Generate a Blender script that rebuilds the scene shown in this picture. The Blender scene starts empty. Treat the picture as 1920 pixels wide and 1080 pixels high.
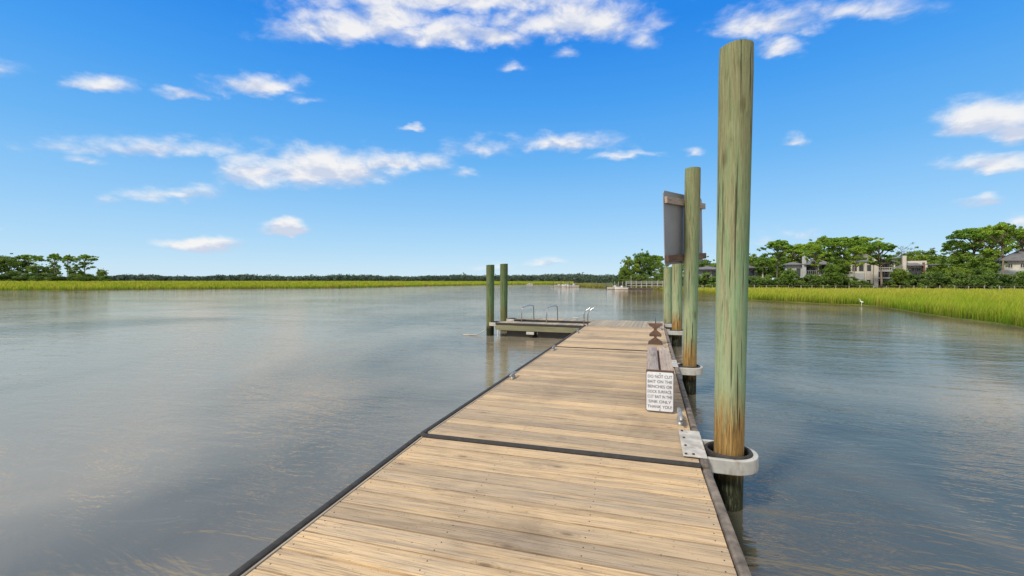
import bpy, bmesh, math, random
import numpy as np
from mathutils import Vector, Matrix, Euler
S = bpy.context.scene; C = S.collection
R = math.radians
# ------------------------------------------------------------------ camera
YAW, PITCH, FPX = R(18.07), R(0.93), 800.0
cd = bpy.data.cameras.new('camera'); cam = bpy.data.objects.new('camera', cd); C.objects.link(cam)
cam.location = (0, 0, 2.0); cam.rotation_euler = (R(90) - PITCH, 0, YAW)
cd.sensor_width = 36; cd.lens = 15.0; cd.clip_start = .05; cd.clip_end = 6000
S.camera = cam
S.view_settings.view_transform = 'Standard'; S.view_settings.look = 'None'
S.view_settings.exposure = 0.22; S.view_settings.gamma = 1; S.view_settings.use_curve_mapping = False
CF = np.array([-math.sin(YAW)*math.cos(PITCH), math.cos(YAW)*math.cos(PITCH), -math.sin(PITCH)])
CR = np.array([math.cos(YAW), math.sin(YAW), 0.0]); CU = np.cross(CR, CF); CC = np.array([0, 0, 2.0])
def at(x, y, z=0.0):            # ground point seen at photo pixel x, y on height z
    d = CF + CR*(x-960)/FPX - CU*(y-540)/FPX
    return CC + d*(z-2.0)/d[2]
def far(x, Z, z=0.0):           # point in the direction of photo column x, Z metres away, height z
    p = CC + (CF + CR*(x-960)/FPX)*Z
    return np.array([p[0], p[1], z])
def height(y, Z): return 2.0 - (y-527)*Z/FPX
# ------------------------------------------------------------------ node helper
def N(t, typ, **kw):
    n = t.nodes.new(typ)
    for k, v in kw.items():
        if k.startswith('i_'):
            n.inputs[k[2:].replace('_', ' ')].default_value = v
        elif k.startswith('n_'): n.inputs[int(k[2:])].default_value = v
        else: setattr(n, k, v)
    return n
def L(t, a, b, ai=0, bi=0):
    t.links.new(a.outputs[ai], b.inputs[bi])
def math_(t, op, a, b=None, c=None, clamp=False):
    n = t.nodes.new('ShaderNodeMath'); n.operation = op; n.use_clamp = clamp
    for i, v in enumerate((a, b, c)):
        if v is None: continue
        if isinstance(v, (int, float)): n.inputs[i].default_value = v
        else: t.links.new(v, n.inputs[i])
    return n.outputs[0]
def mixc(t, fac, a, b, mode='MIX'):
    n = t.nodes.new('ShaderNodeMix'); n.data_type = 'RGBA'; n.blend_type = mode
    for i, v in ((0, fac), (6, a), (7, b)):
        if isinstance(v, (int, float)): n.inputs[i].default_value = v
        elif isinstance(v, tuple): n.inputs[i].default_value = (*v, 1)
        else: t.links.new(v, n.inputs[i])
    return n.outputs[2]
def rng(t, v, a, b, c=0., d=1., smooth=False):
    n = t.nodes.new('ShaderNodeMapRange'); n.clamp = True
    if smooth: n.interpolation_type = 'SMOOTHSTEP'
    t.links.new(v, n.inputs[0])
    for i, q in enumerate((a, b, c, d)): n.inputs[i+1].default_value = q
    return n.outputs[0]
def noise(t, vec, scale, detail=4, rough=.55, dist=0.):
    n = N(t, 'ShaderNodeTexNoise'); n.inputs['Scale'].default_value = scale
    n.inputs['Detail'].default_value = detail; n.inputs['Roughness'].default_value = rough
    n.inputs['Distortion'].default_value = dist
    if vec is not None: t.links.new(vec, n.inputs['Vector'])
    return n.outputs[0]
def mapping(t, vec, scale=(1, 1, 1), loc=(0, 0, 0), rot=(0, 0, 0), kind='POINT'):
    n = N(t, 'ShaderNodeMapping'); n.vector_type = kind
    n.inputs['Scale'].default_value = scale; n.inputs['Location'].default_value = loc; n.inputs['Rotation'].default_value = rot
    t.links.new(vec, n.inputs['Vector']); return n.outputs[0]
# ------------------------------------------------------------------ sky, clouds, sun
SUN_EL, SUN_ROT = R(48), R(212)       # rotation measured clockwise from +Y
w = bpy.data.worlds.new('World'); S.world = w; w.use_nodes = True
w.cycles.sampling_method = 'MANUAL'; w.cycles.sample_map_resolution = 512
t = w.node_tree; t.nodes.clear()
out = N(t, 'ShaderNodeOutputWorld'); bg = N(t, 'ShaderNodeBackground'); L(t, bg, out)
SKY = .11; bg.inputs[1].default_value = SKY
sky = N(t, 'ShaderNodeTexSky'); sky.sky_type = 'NISHITA'; sky.sun_disc = False
sky.sun_elevation = SUN_EL; sky.sun_rotation = SUN_ROT; sky.air_density = 1.0; sky.dust_density = .3; sky.ozone_density = 3.0
tc = N(t, 'ShaderNodeTexCoord'); V = tc.outputs['Generated']
sep = N(t, 'ShaderNodeSeparateXYZ'); t.links.new(V, sep.inputs[0]); ez = sep.outputs[2]
hsv = N(t, 'ShaderNodeHueSaturation'); hsv.inputs['Saturation'].default_value = 1.25; hsv.inputs['Value'].default_value = 1.0
t.links.new(sky.outputs[0], hsv.inputs['Color'])
# the sky of this day: paler blue near the horizon, deep azure higher up
ramp = N(t, 'ShaderNodeValToRGB'); t.links.new(ez, ramp.inputs[0])
el = ramp.color_ramp.elements
el[0].position = 0.0; el[0].color = (.66, .86, 1.0, 1)
el[1].position = .50; el[1].color = (.022, .27, .90, 1)
for p_, c_ in ((.07, (.47, .75, 1.0)), (.15, (.32, .64, 1.0)), (.26, (.16, .50, .98)), (.38, (.07, .38, .96))):
    e = el.new(p_); e.color = (*c_, 1)
scaled = mixc(t, 1.0, ramp.outputs[0], (1/SKY*.82,)*3, 'MULTIPLY')
skycol = mixc(t, .9, hsv.outputs[0], scaled)
# distort the direction a little so cloud outlines curl
nz = N(t, 'ShaderNodeTexNoise'); nz.inputs['Scale'].default_value = 20; nz.inputs['Detail'].default_value = 5
t.links.new(mapping(t, V, (1, 1, 2.2)), nz.inputs['Vector'])
sub = N(t, 'ShaderNodeVectorMath', operation='SUBTRACT'); sub.inputs[1].default_value = (.5, .5, .5); t.links.new(nz.outputs['Color'], sub.inputs[0])
scl = N(t, 'ShaderNodeVectorMath', operation='SCALE'); scl.inputs['Scale'].default_value = .04; t.links.new(sub.outputs[0], scl.inputs[0])
add = N(t, 'ShaderNodeVectorMath', operation='ADD'); t.links.new(V, add.inputs[0]); t.links.new(scl.outputs[0], add.inputs[1])
W = add.outputs[0]
CL = [ # photo x, y, half width, half height, strength
 (650,50,150,42,1.05),(820,60,110,38,1.1),(1070,38,175,50,1.1),(930,66,70,32,1.1),(860,-8,320,44,1.1),(740,30,120,40,1.0),
 (1440,42,115,38,.9),(1590,18,140,32,.8),(1460,84,54,28,.9),(1385,36,55,26,.6),
 (185,158,68,20,.9),(345,176,58,14,.75),(485,160,88,26,1.0),(120,270,50,22,.7),(280,276,180,26,.8),(155,302,40,14,.5),
 (600,314,155,48,1.25),(490,318,80,48,1.0),(740,302,100,26,1.0),(335,362,95,20,.75),(380,458,82,20,1.3),(538,426,44,20,1.3),
 (1060,268,125,22,.85),(900,276,75,22,.5),(1170,290,70,12,.6),(870,325,34,14,.65),(780,240,26,8,.6),(1062,102,26,18,.6),(965,124,22,12,.5),(1205,72,30,26,.4),
 (1850,220,120,42,1.2),(1900,245,70,30,1.0),(1850,303,120,18,.9),(1485,262,26,15,.8),(1300,286,22,10,.6),(1845,378,48,14,.85),(1915,415,36,18,.6),(1500,440,60,12,.35),(1025,495,34,10,.5),(920,500,40,10,.4),(195,378,34,10,.35),(0,433,16,10,.4),(575,187,26,10,.35),(1430,450,26,16,.35),(2100,150,160,60,1.1),(2150,330,120,40,1.0),(-160,120,160,50,1.0),(-200,330,160,40,1.0)]
field = None; zs = None; ws = None
for (x, y, a, b, s) in CL:
    d = CF + CR*(x-960)/FPX - CU*(y-540)/FPX; ln = np.linalg.norm(d); d = d/ln
    ax = CR-(CR@d)*d; ax /= np.linalg.norm(ax); az_ = np.cross(ax, d)
    def dv(x, y): q = CF + CR*(x-960)/FPX - CU*(y-540)/FPX; return q/np.linalg.norm(q)
    ra = float((dv(x+a, y)-d)@ax)*1.2; rb = float((dv(x, y-b)-d)@az_)*1.28
    eu = tuple(Matrix(((ax[0], d[0], az_[0]), (ax[1], d[1], az_[1]), (ax[2], d[2], az_[2]))).to_euler())
    m = mapping(t, W, (ra, .6, rb), tuple(d), eu, 'TEXTURE')
    sp = N(t, 'ShaderNodeSeparateXYZ'); t.links.new(m, sp.inputs[0])
    q = math_(t, 'MAXIMUM', math_(t, 'ADD', sp.outputs[2], .15), math_(t, 'MULTIPLY', math_(t, 'ADD', sp.outputs[2], .15), -1.75))
    r2 = math_(t, 'MULTIPLY_ADD', q, q, math_(t, 'MULTIPLY_ADD', sp.outputs[0], sp.outputs[0], math_(t, 'MULTIPLY', sp.outputs[1], sp.outputs[1])))
    v = math_(t, 'MULTIPLY', math_(t, 'SUBTRACT', 1.0, math_(t, 'SQRT', r2)), s)
    wv = math_(t, 'MAXIMUM', math_(t, 'ADD', v, .3), .0)
    field = v if field is None else math_(t, 'MAXIMUM', field, v)
    ws = wv if ws is None else math_(t, 'ADD', ws, wv)
    zs = math_(t, 'MULTIPLY', wv, sp.outputs[2]) if zs is None else math_(t, 'MULTIPLY_ADD', wv, sp.outputs[2], zs)
zn = math_(t, 'DIVIDE', zs, math_(t, 'MAXIMUM', ws, .001))
vm = mapping(t, V, (1, 1, 2.0))
n1 = noise(t, vm, 15, 9, .60, .25)
f2 = math_(t, 'ADD', field, math_(t, 'MULTIPLY', math_(t, 'SUBTRACT', n1, .5), 1.35))
alpha = rng(t, f2, -.05, .92, 0, 1, True)
alpha = math_(t, 'MULTIPLY', alpha, rng(t, field, -.35, .20))
# added unseen cloud above and behind the camera: greys the water reflections, softens light
n3 = noise(t, mapping(t, V, (1, 1, 1.6)), 2.6, 7, .55, .4)
bank = Vector(CU-.70*CF).normalized()      # lower edge of the added cloud cover, just above the view
du = N(t, 'ShaderNodeVectorMath', operation='DOT_PRODUCT'); du.inputs[1].default_value = tuple(bank); t.links.new(V, du.inputs[0])
up = rng(t, du.outputs['Value'], .0, .10)
dt = N(t, 'ShaderNodeVectorMath', operation='DOT_PRODUCT'); dt.inputs[1].default_value = tuple(CF); t.links.new(V, dt.inputs[0])
back = rng(t, dt.outputs['Value'], .35, -.05)
cover = math_(t, 'MULTIPLY', math_(t, 'MAXIMUM', up, back), rng(t, n3, .26, .44, 0, 1, True))
# pseudo-volume: sample the noise slightly below to find tops and undersides
n1b = noise(t, mapping(t, V, (1, 1, 2.0), (0, 0, .035)), 15, 4, .5, .25)
sh = rng(t, math_(t, 'ADD', math_(t, 'SUBTRACT', n1, n1b), math_(t, 'MULTIPLY', math_(t, 'ADD', zn, .12), .30)), -.12, .10)
ccol = mixc(t, sh, (.62, .69, .86), (1.02, 1.0, .98))
thick = rng(t, f2, .2, 1.0)
ccol = mixc(t, math_(t, 'MULTIPLY', thick, .15), ccol, (.98, .97, .97))
ccol2 = mixc(t, rng(t, n3, .45, .8), (.84, .88, .95), (.50, .53, .58))
cc = mixc(t, 1.0, ccol, (.80/SKY,)*3, 'MULTIPLY')
cc2 = mixc(t, 1.0, ccol2, (.80/SKY,)*3, 'MULTIPLY')
c1 = mixc(t, math_(t, 'MULTIPLY', alpha, .93), skycol, cc)
c2 = mixc(t, cover, c1, cc2)
t.links.new(c2, bg.inputs[0])
sd = bpy.data.lights.new('sun', 'SUN'); sun = bpy.data.objects.new('sun', sd); C.objects.link(sun)
sd.energy = 2.8; sd.angle = R(9); sd.color = (1, .94, .84)
dirv = Vector((math.sin(SUN_ROT)*math.cos(SUN_EL), math.cos(SUN_ROT)*math.cos(SUN_EL), math.sin(SUN_EL)))
sun.rotation_euler = dirv.to_track_quat('Z', 'Y').to_euler(); sun.location = (-5, -5, 20)
# ------------------------------------------------------------------ materials
def mat(name):
    m = bpy.data.materials.new(name); m.use_nodes = True; t = m.node_tree
    return m, t, t.nodes['Principled BSDF']
def setc(t, b, c):
    if isinstance(c, tuple): b.inputs['Base Color'].default_value = (*c, 1)
    else: t.links.new(c, b.inputs['Base Color'])
def bump(t, b, h, strength=.3, dist=.01):
    n = N(t, 'ShaderNodeBump'); n.inputs['Strength'].default_value = strength; n.inputs['Distance'].default_value = dist
    t.links.new(h, n.inputs['Height']); t.links.new(n.outputs[0], b.inputs['Normal']); return n
def plain(name, c, rough=.6, metal=0., var=.15, scale=8., bmp=.15, rust=0):
    m, t, b = mat(name); g = N(t, 'ShaderNodeNewGeometry').outputs['Position']
    n = noise(t, g, scale, 5)
    dark = tuple(x*(1-var*2) for x in c); lite = tuple(min(1, x*(1+var)) for x in c)
    cc_ = mixc(t, rng(t, n, .3, .7), dark, lite)
    if rust: cc_ = mixc(t, math_(t, 'MULTIPLY', rng(t, noise(t, mapping(t, g, (1, 1, .35)), 11, 6, .7), .54, .70), rust), cc_, (.20, .12, .06))
    setc(t, b, cc_)
    b.inputs['Roughness'].default_value = rough; b.inputs['Metallic'].default_value = metal
    if bmp: bump(t, b, noise(t, g, scale*6, 4), bmp, .004)
    return m
def planks(name, cols, rough=.75):      # boards: attribute 'board' numbers each one, grain runs along attribute 'grain'
    m, t, b = mat(name)
    at_ = N(t, 'ShaderNodeAttribute', attribute_name='grain'); bd = N(t, 'ShaderNodeAttribute', attribute_name='board')
    wn = N(t, 'ShaderNodeTexWhiteNoise', noise_dimensions='1D'); t.links.new(bd.outputs['Fac'], wn.inputs['W'])
    off = N(t, 'ShaderNodeVectorMath', operation='MULTIPLY_ADD'); off.inputs[1].default_value = (40, 40, 40)
    t.links.new(wn.outputs['Color'], off.inputs[0]); t.links.new(at_.outputs['Vector'], off.inputs[2]); G = off.outputs[0]
    fine = noise(t, mapping(t, G, (1.6, 55, 20)), 2.0, 6, .65, .3)
    streak = noise(t, mapping(t, G, (.7, 13, 6)), 1.6, 4, .5, .6)
    patch = noise(t, mapping(t, G, (1, 2.2, 1)), .9, 4, .55)
    col = mixc(t, rng(t, patch, .32, .68), cols[0], cols[1])
    col = mixc(t, rng(t, streak, .40, .72), col, cols[2])
    tone = mixc(t, wn.outputs['Value'], (.70, .72, .77), (1.26, 1.19, 1.06))
    col = mixc(t, 1.0, col, tone, 'MULTIPLY')
    col = mixc(t, math_(t, 'MULTIPLY', rng(t, fine, .52, .32), .75), col, cols[3])
    band = noise(t, mapping(t, G, (.5, 9, 4)), 1.3, 5, .6, .9)
    col = mixc(t, math_(t, 'MULTIPLY', rng(t, band, .50, .68), .42), col, cols[3])
    vor = N(t, 'ShaderNodeTexVoronoi'); vor.inputs['Scale'].default_value = 1.7; t.links.new(mapping(t, G, (.9, 2.6, 2)), vor.inputs['Vector'])
    kn = rng(t, vor.outputs['Distance'], .10, .035)
    ring = rng(t, math_(t, 'ABSOLUTE', math_(t, 'SUBTRACT', vor.outputs['Distance'], .12)), .03, .0)
    col = mixc(t, math_(t, 'MULTIPLY', kn, .7), col, cols[4])
    col = mixc(t, math_(t, 'MULTIPLY', ring, .28), col, cols[4])
    g = N(t, 'ShaderNodeNewGeometry').outputs['Position']
    speck = rng(t, noise(t, g, 45, 2), .68, .74)
    col = mixc(t, math_(t, 'MULTIPLY', speck, .6), col, (.09, .07, .05))
    drop = rng(t, noise(t, g, 9, 3, .6), .765, .79)
    col = mixc(t, math_(t, 'MULTIPLY', drop, .6), col, (.62, .60, .55))
    stain = noise(t, g, 1.1, 5, .6, .5)
    col = mixc(t, math_(t, 'MULTIPLY', rng(t, stain, .52, .75), .45), col, cols[3])
    setc(t, b, col); b.inputs['Roughness'].default_value = rough; b.inputs['Specular IOR Level'].default_value = .25
    bump(t, b, math_(t, 'ADD', fine, math_(t, 'MULTIPLY', streak, .6)), .55, .004)
    return m
M = {}
M['deck'] = planks('weathered_deck_wood', [(.56, .415, .262), (.43, .35, .262), (.61, .44, .255), (.13, .092, .065), (.09, .055, .035)])
M['deckgrey'] = planks('greyed_deck_wood', [(.40, .34, .27), (.34, .31, .27), (.42, .36, .27), (.18, .155, .12), (.09, .07, .05)])
M['bench'] = planks('bench_wood', [(.34, .285, .255), (.44, .385, .35), (.36, .30, .265), (.08, .055, .045), (.04, .03, .02)])
M['stand'] = planks('stained_brown_wood', [(.16, .10, .075), (.21, .14, .105), (.15, .09, .065), (.05, .03, .02), (.03, .02, .015)])
M['fascia'] = planks('green_treated_timber', [(.20, .205, .125), (.25, .25, .165), (.18, .185, .105), (.14, .13, .09), (.07, .06, .04)])
M['rubber'] = plain('black_rubber', (.035, .031, .028), .75, 0, .2, 20)
M['rail'] = plain('worn_rub_rail', (.19, .155, .125), .8, 0, .35, 9, .3)
M['white'] = plain('white_painted_steel', (.48, .47, .43), .5, 0, .14, 7, .2, .7)
M['steel'] = plain('brushed_steel', (.55, .55, .55), .28, .9, .1, 12, .05)
M['alum'] = plain('weathered_sign_back', (.27, .27, .285), .5, .25, .12, 1.4, .05)
M['signwhite'] = plain('sign_white', (.72, .73, .76), .5, 0, .05, 5, .0, .25)
M['ink'] = plain('sign_ink', (.025, .025, .03), .5, 0, .0, 5, .0)
M['bolt'] = plain('rusty_bolt', (.10, .07, .055), .5, .6, .3, 40)
M['float'] = plain('black_float', (.018, .02, .018), .5, 0, .3, 5)
M['galv'] = plain('galvanised_metal', (.42, .42, .41), .4, .6, .2, 14)
M['mastic'] = plain('pale_bracket', (.50, .47, .42), .6, 0, .18, 10, .2, .5)
def piling_mat(name, dk=0.0, ru=1.0):
    m, t, b = mat(name)
    o = N(t, 'ShaderNodeTexCoord').outputs['Object']; oi = N(t, 'ShaderNodeObjectInfo')
    off = N(t, 'ShaderNodeVectorMath', operation='MULTIPLY_ADD'); off.inputs[1].default_value = (9, 9, 9)
    cmb = N(t, 'ShaderNodeCombineXYZ')
    for i in range(3): t.links.new(oi.outputs['Random'], cmb.inputs[i])
    t.links.new(cmb.outputs[0], off.inputs[0]); t.links.new(o, off.inputs[2]); G = off.outputs[0]
    s = N(t, 'ShaderNodeSeparateXYZ'); t.links.new(o, s.inputs[0]); z = s.outputs[2]; ox = s.outputs[0]
    fine = noise(t, mapping(t, G, (75, 75, 4.0)), 1.0, 6, .7, .8)
    med = noise(t, mapping(t, G, (20, 20, 1.5)), 1.0, 6, .68, .9)
    big = noise(t, mapping(t, G, (4, 4, .8)), 1.0, 4, .5, .5)
    green = mixc(t, rng(t, big, .35, .62), (.20, .31, .155), (.28, .32, .17))
    tan = mixc(t, rng(t, med, .3, .7), (.35, .315, .18), (.27, .255, .14))
    col = mixc(t, rng(t, med, .42, .62), green, tan)
    # greener and cooler on one flank and around eye height
    cool = math_(t, 'MULTIPLY', rng(t, math_(t, 'ADD', ox, math_(t, 'MULTIPLY', math_(t, 'SUBTRACT', big, .5), .2)), -.01, .10), rng(t, z, 3.6, 2.2))
    col = mixc(t, math_(t, 'MULTIPLY', cool, .75), col, (.095, .235, .115))
    col = mixc(t, math_(t, 'MULTIPLY', rng(t, z, 2.3, 1.2), .45), col, (.33, .42, .25))
    top = rng(t, z, 2.0, 3.4)
    col = mixc(t, math_(t, 'MULTIPLY', top, .55), col, (.175, .17, .075))
    zz = math_(t, 'ADD', z, math_(t, 'MULTIPLY', math_(t, 'SUBTRACT', med, .5), .85))
    rust = rng(t, zz, 1.10, .72)
    col = mixc(t, math_(t, 'MULTIPLY', rust, .95*ru), col, mixc(t, rng(t, fine, .35, .65), (.20, .095, .02), (.42, .245, .07)))
    z3 = math_(t, 'ADD', z, math_(t, 'MULTIPLY', math_(t, 'SUBTRACT', med, .5), .25))
    wet = rng(t, z3, .42, .26)
    col = mixc(t, wet, col, mixc(t, rng(t, big, .45, .7), (.008, .009, .006), (.035, .04, .012)))
    col = mixc(t, math_(t, 'MULTIPLY', rng(t, fine, .50, .33), .55), col, (.06, .07, .04))
    col = mixc(t, math_(t, 'MULTIPLY', rng(t, fine, .52, .68), .35), col, (.42, .44, .28))
    kv = N(t, 'ShaderNodeTexVoronoi'); kv.inputs['Scale'].default_value = 1.0; t.links.new(mapping(t, G, (4.2, 4.2, 1.5)), kv.inputs['Vector'])
    kn = rng(t, kv.outputs['Distance'], .16, .07)
    col = mixc(t, math_(t, 'MULTIPLY', kn, .6), col, (.09, .07, .035))
    crack = rng(t, noise(t, mapping(t, G, (38, 38, 1.1)), 1.0, 3, .5, .2), .39, .34)
    col = mixc(t, math_(t, 'MULTIPLY', crack, .8), col, (.03, .025, .015))
    if dk: col = mixc(t, 1.0, col, (1-dk, 1-dk*.9, 1-dk*1.1), 'MULTIPLY')
    setc(t, b, col); b.inputs['Roughness'].default_value = .8; b.inputs['Specular IOR Level'].default_value = .2
    bump(t, b, math_(t, 'SUBTRACT', math_(t, 'ADD', fine, math_(t, 'MULTIPLY', med, .8)), crack), .7, .008)
    return m
M['pile'] = piling_mat('treated_piling_wood'); M['pile_old'] = piling_mat('dark_piling_wood', .55, .45); M['pile_pale'] = piling_mat('pale_piling_wood', 0, .25)
def N_x(t, P):
    s = N(t, 'ShaderNodeSeparateXYZ'); t.links.new(P, s.inputs[0]); return s.outputs[0]
def water_mat():
    m, t, b = mat('estuary_water')
    P = N(t, 'ShaderNodeNewGeometry').outputs['Position']
    big = math_(t, 'SUBTRACT', noise(t, mapping(t, P, (1, .6, 1), (3.0, 0, 0)), .13, 4, .5, .5), math_(t, 'MULTIPLY', rng(t, N_x(t, P), -3.0, 2.0), .12))  # patches, paler to the left, put reflected cloud brightness into the diffuse colour
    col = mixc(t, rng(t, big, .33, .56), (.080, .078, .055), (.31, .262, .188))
    t.nodes.remove(b)
    # silt colour, with cloud reflections painted in as pale patches, under a tinted mirror
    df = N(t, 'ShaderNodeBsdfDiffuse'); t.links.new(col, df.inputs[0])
    gl = N(t, 'ShaderNodeBsdfGlossy'); gl.inputs['Color'].default_value = (1.0, .82, .68, 1); gl.inputs['Roughness'].default_value = .035
    pr = mapping(t, P, (.36, 1, 1), rot=(0, 0, R(-16)))
    pr2 = mapping(t, P, (.30, 1, 1), rot=(0, 0, R(-42)))
    f = noise(t, pr, 15, 2, .5, .4)
    a = noise(t, pr, 5.5, 3, .6, .5)
    c = noise(t, pr2, 2.2, 4, .62, .8)
    d = noise(t, pr, .6, 3, .5, .4)
    lane = rng(t, noise(t, mapping(t, P, (.25, 1, 1), rot=(0, 0, R(-14))), .13, 3, .5, .8), .38, .60, .22, 1.0)
    h = math_(t, 'MULTIPLY', math_(t, 'ADD', math_(t, 'MULTIPLY', a, .040), math_(t, 'MULTIPLY', f, .022)), lane)
    h = math_(t, 'ADD', h, math_(t, 'ADD', math_(t, 'MULTIPLY', c, .058), math_(t, 'MULTIPLY', d, .085)))
    n = N(t, 'ShaderNodeBump'); n.inputs['Strength'].default_value = .42; n.inputs['Distance'].default_value = .62
    t.links.new(h, n.inputs['Height'])
    fr = N(t, 'ShaderNodeFresnel'); fr.inputs['IOR'].default_value = 2.05
    for q in (df, gl, fr): t.links.new(n.outputs[0], q.inputs['Normal'])
    mx = N(t, 'ShaderNodeMixShader'); L(t, fr, mx); L(t, df, mx, 0, 1); L(t, gl, mx, 0, 2); L(t, mx, t.nodes['Material Output'])
    return m
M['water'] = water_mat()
def attr_mat(name, c0, c1, rough=.6, trans=.25, c2=None, attr='tint', tipc=None):
    m, t, b = mat(name); a = N(t, 'ShaderNodeAttribute', attribute_name=attr)
    s = N(t, 'ShaderNodeSeparateColor'); t.links.new(a.outputs['Color'], s.inputs[0])
    col = mixc(t, s.outputs[0], c0, c1)
    if tipc:
        col = mixc(t, s.outputs[1], col, mixc(t, s.outputs[0], tipc[0], tipc[1]))
        col = mixc(t, math_(t, 'MULTIPLY', s.outputs[2], .8), col, (.30, .19, .07))
    oi = N(t, 'ShaderNodeObjectInfo')
    col = mixc(t, 1.0, col, mixc(t, oi.outputs['Random'], (.78, .86, .85), (1.18, 1.10, .95)), 'MULTIPLY')
    setc(t, b, col); b.inputs['Roughness'].default_value = rough; b.inputs['Specular IOR Level'].default_value = .15
    if trans:
        tr = N(t, 'ShaderNodeBsdfTranslucent'); t.links.new(col, tr.inputs[0])
        mx = N(t, 'ShaderNodeMixShader'); mx.inputs[0].default_value = trans
        o = t.nodes['Material Output']; L(t, b, mx, 0, 1); L(t, tr, mx, 0, 2); L(t, mx, o)
    return m
M['leaf_pine'] = attr_mat('pine_needles', (.09, .19, .024), (.36, .52, .07), trans=.35)
M['leaf_oak'] = attr_mat('oak_leaves', (.08, .155, .026), (.34, .46, .075), trans=.35)
M['leaf_bush'] = attr_mat('shrub_leaves', (.055, .11, .026), (.23, .33, .07), trans=.3)
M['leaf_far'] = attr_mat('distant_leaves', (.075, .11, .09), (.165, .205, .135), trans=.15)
M['leaf_grey'] = attr_mat('bare_twigs', (.10, .09, .07), (.20, .17, .12), trans=0)
M['bark'] = plain('bark', (.135, .105, .08), .9, 0, .3, 3)
M['grassR'] = attr_mat('cordgrass', (.05, .14, .012), (.26, .30, .03), .6, .42, tipc=((.40, .56, .025), (.80, .70, .10)))
M['grassT'] = attr_mat('tan_marsh_grass', (.12, .14, .03), (.26, .22, .06), .6, .25, tipc=((.40, .34, .07), (.55, .42, .14)))
M['mud'] = plain('marsh_mud', (.16, .18, .035), .9, 0, .25, .3)
M['bark_pine'] = plain('pale_pine_bark', (.29, .225, .165), .9, 0, .25, 3)
M['soil'] = plain('wooded_ground', (.06, .065, .03), .95, 0, .3, .5)
M['cream'] = plain('cream_siding', (.60, .55, .46), .7, 0, .08, .8)
M['greywall'] = plain('grey_siding', (.27, .28, .28), .7, 0, .12, .8)
M['lightgrey'] = plain('light_grey_wall', (.42, .43, .42), .7, 0, .1, .8)
M['roof'] = plain('grey_roof_shingle', (.17, .165, .175), .8, 0, .15, 1.5)
M['dark'] = plain('dark_trim', (.05, .042, .036), .7, 0, .1, 2)
M['brick'] = plain('brown_chimney_panel', (.20, .10, .07), .8, 0, .1, 2)
M['timber'] = plain('grey_pier_timber', (.15, .13, .105), .85, 0, .25, 2)
M['palew'] = plain('pale_pier_timber', (.40, .39, .35), .85, 0, .15, 2)
M['palew2'] = plain('weathered_post', (.36, .34, .29), .85, 0, .2, 2)
M['gel'] = plain('white_gelcoat', (.62, .62, .60), .3, 0, .05, 2, 0)
M['canvas'] = plain('dark_canvas', (.06, .07, .10), .8, 0, .1, 3)
M['feather'] = plain('white_feathers', (.85, .85, .82), .8, 0, .04, 10)
def glass():
    m, t, b = mat('window_glass'); setc(t, b, (.02, .03, .03)); b.inputs['Roughness'].default_value = .08; b.inputs['Specular IOR Level'].default_value = .8
    return m
M['glass'] = glass()
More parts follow.
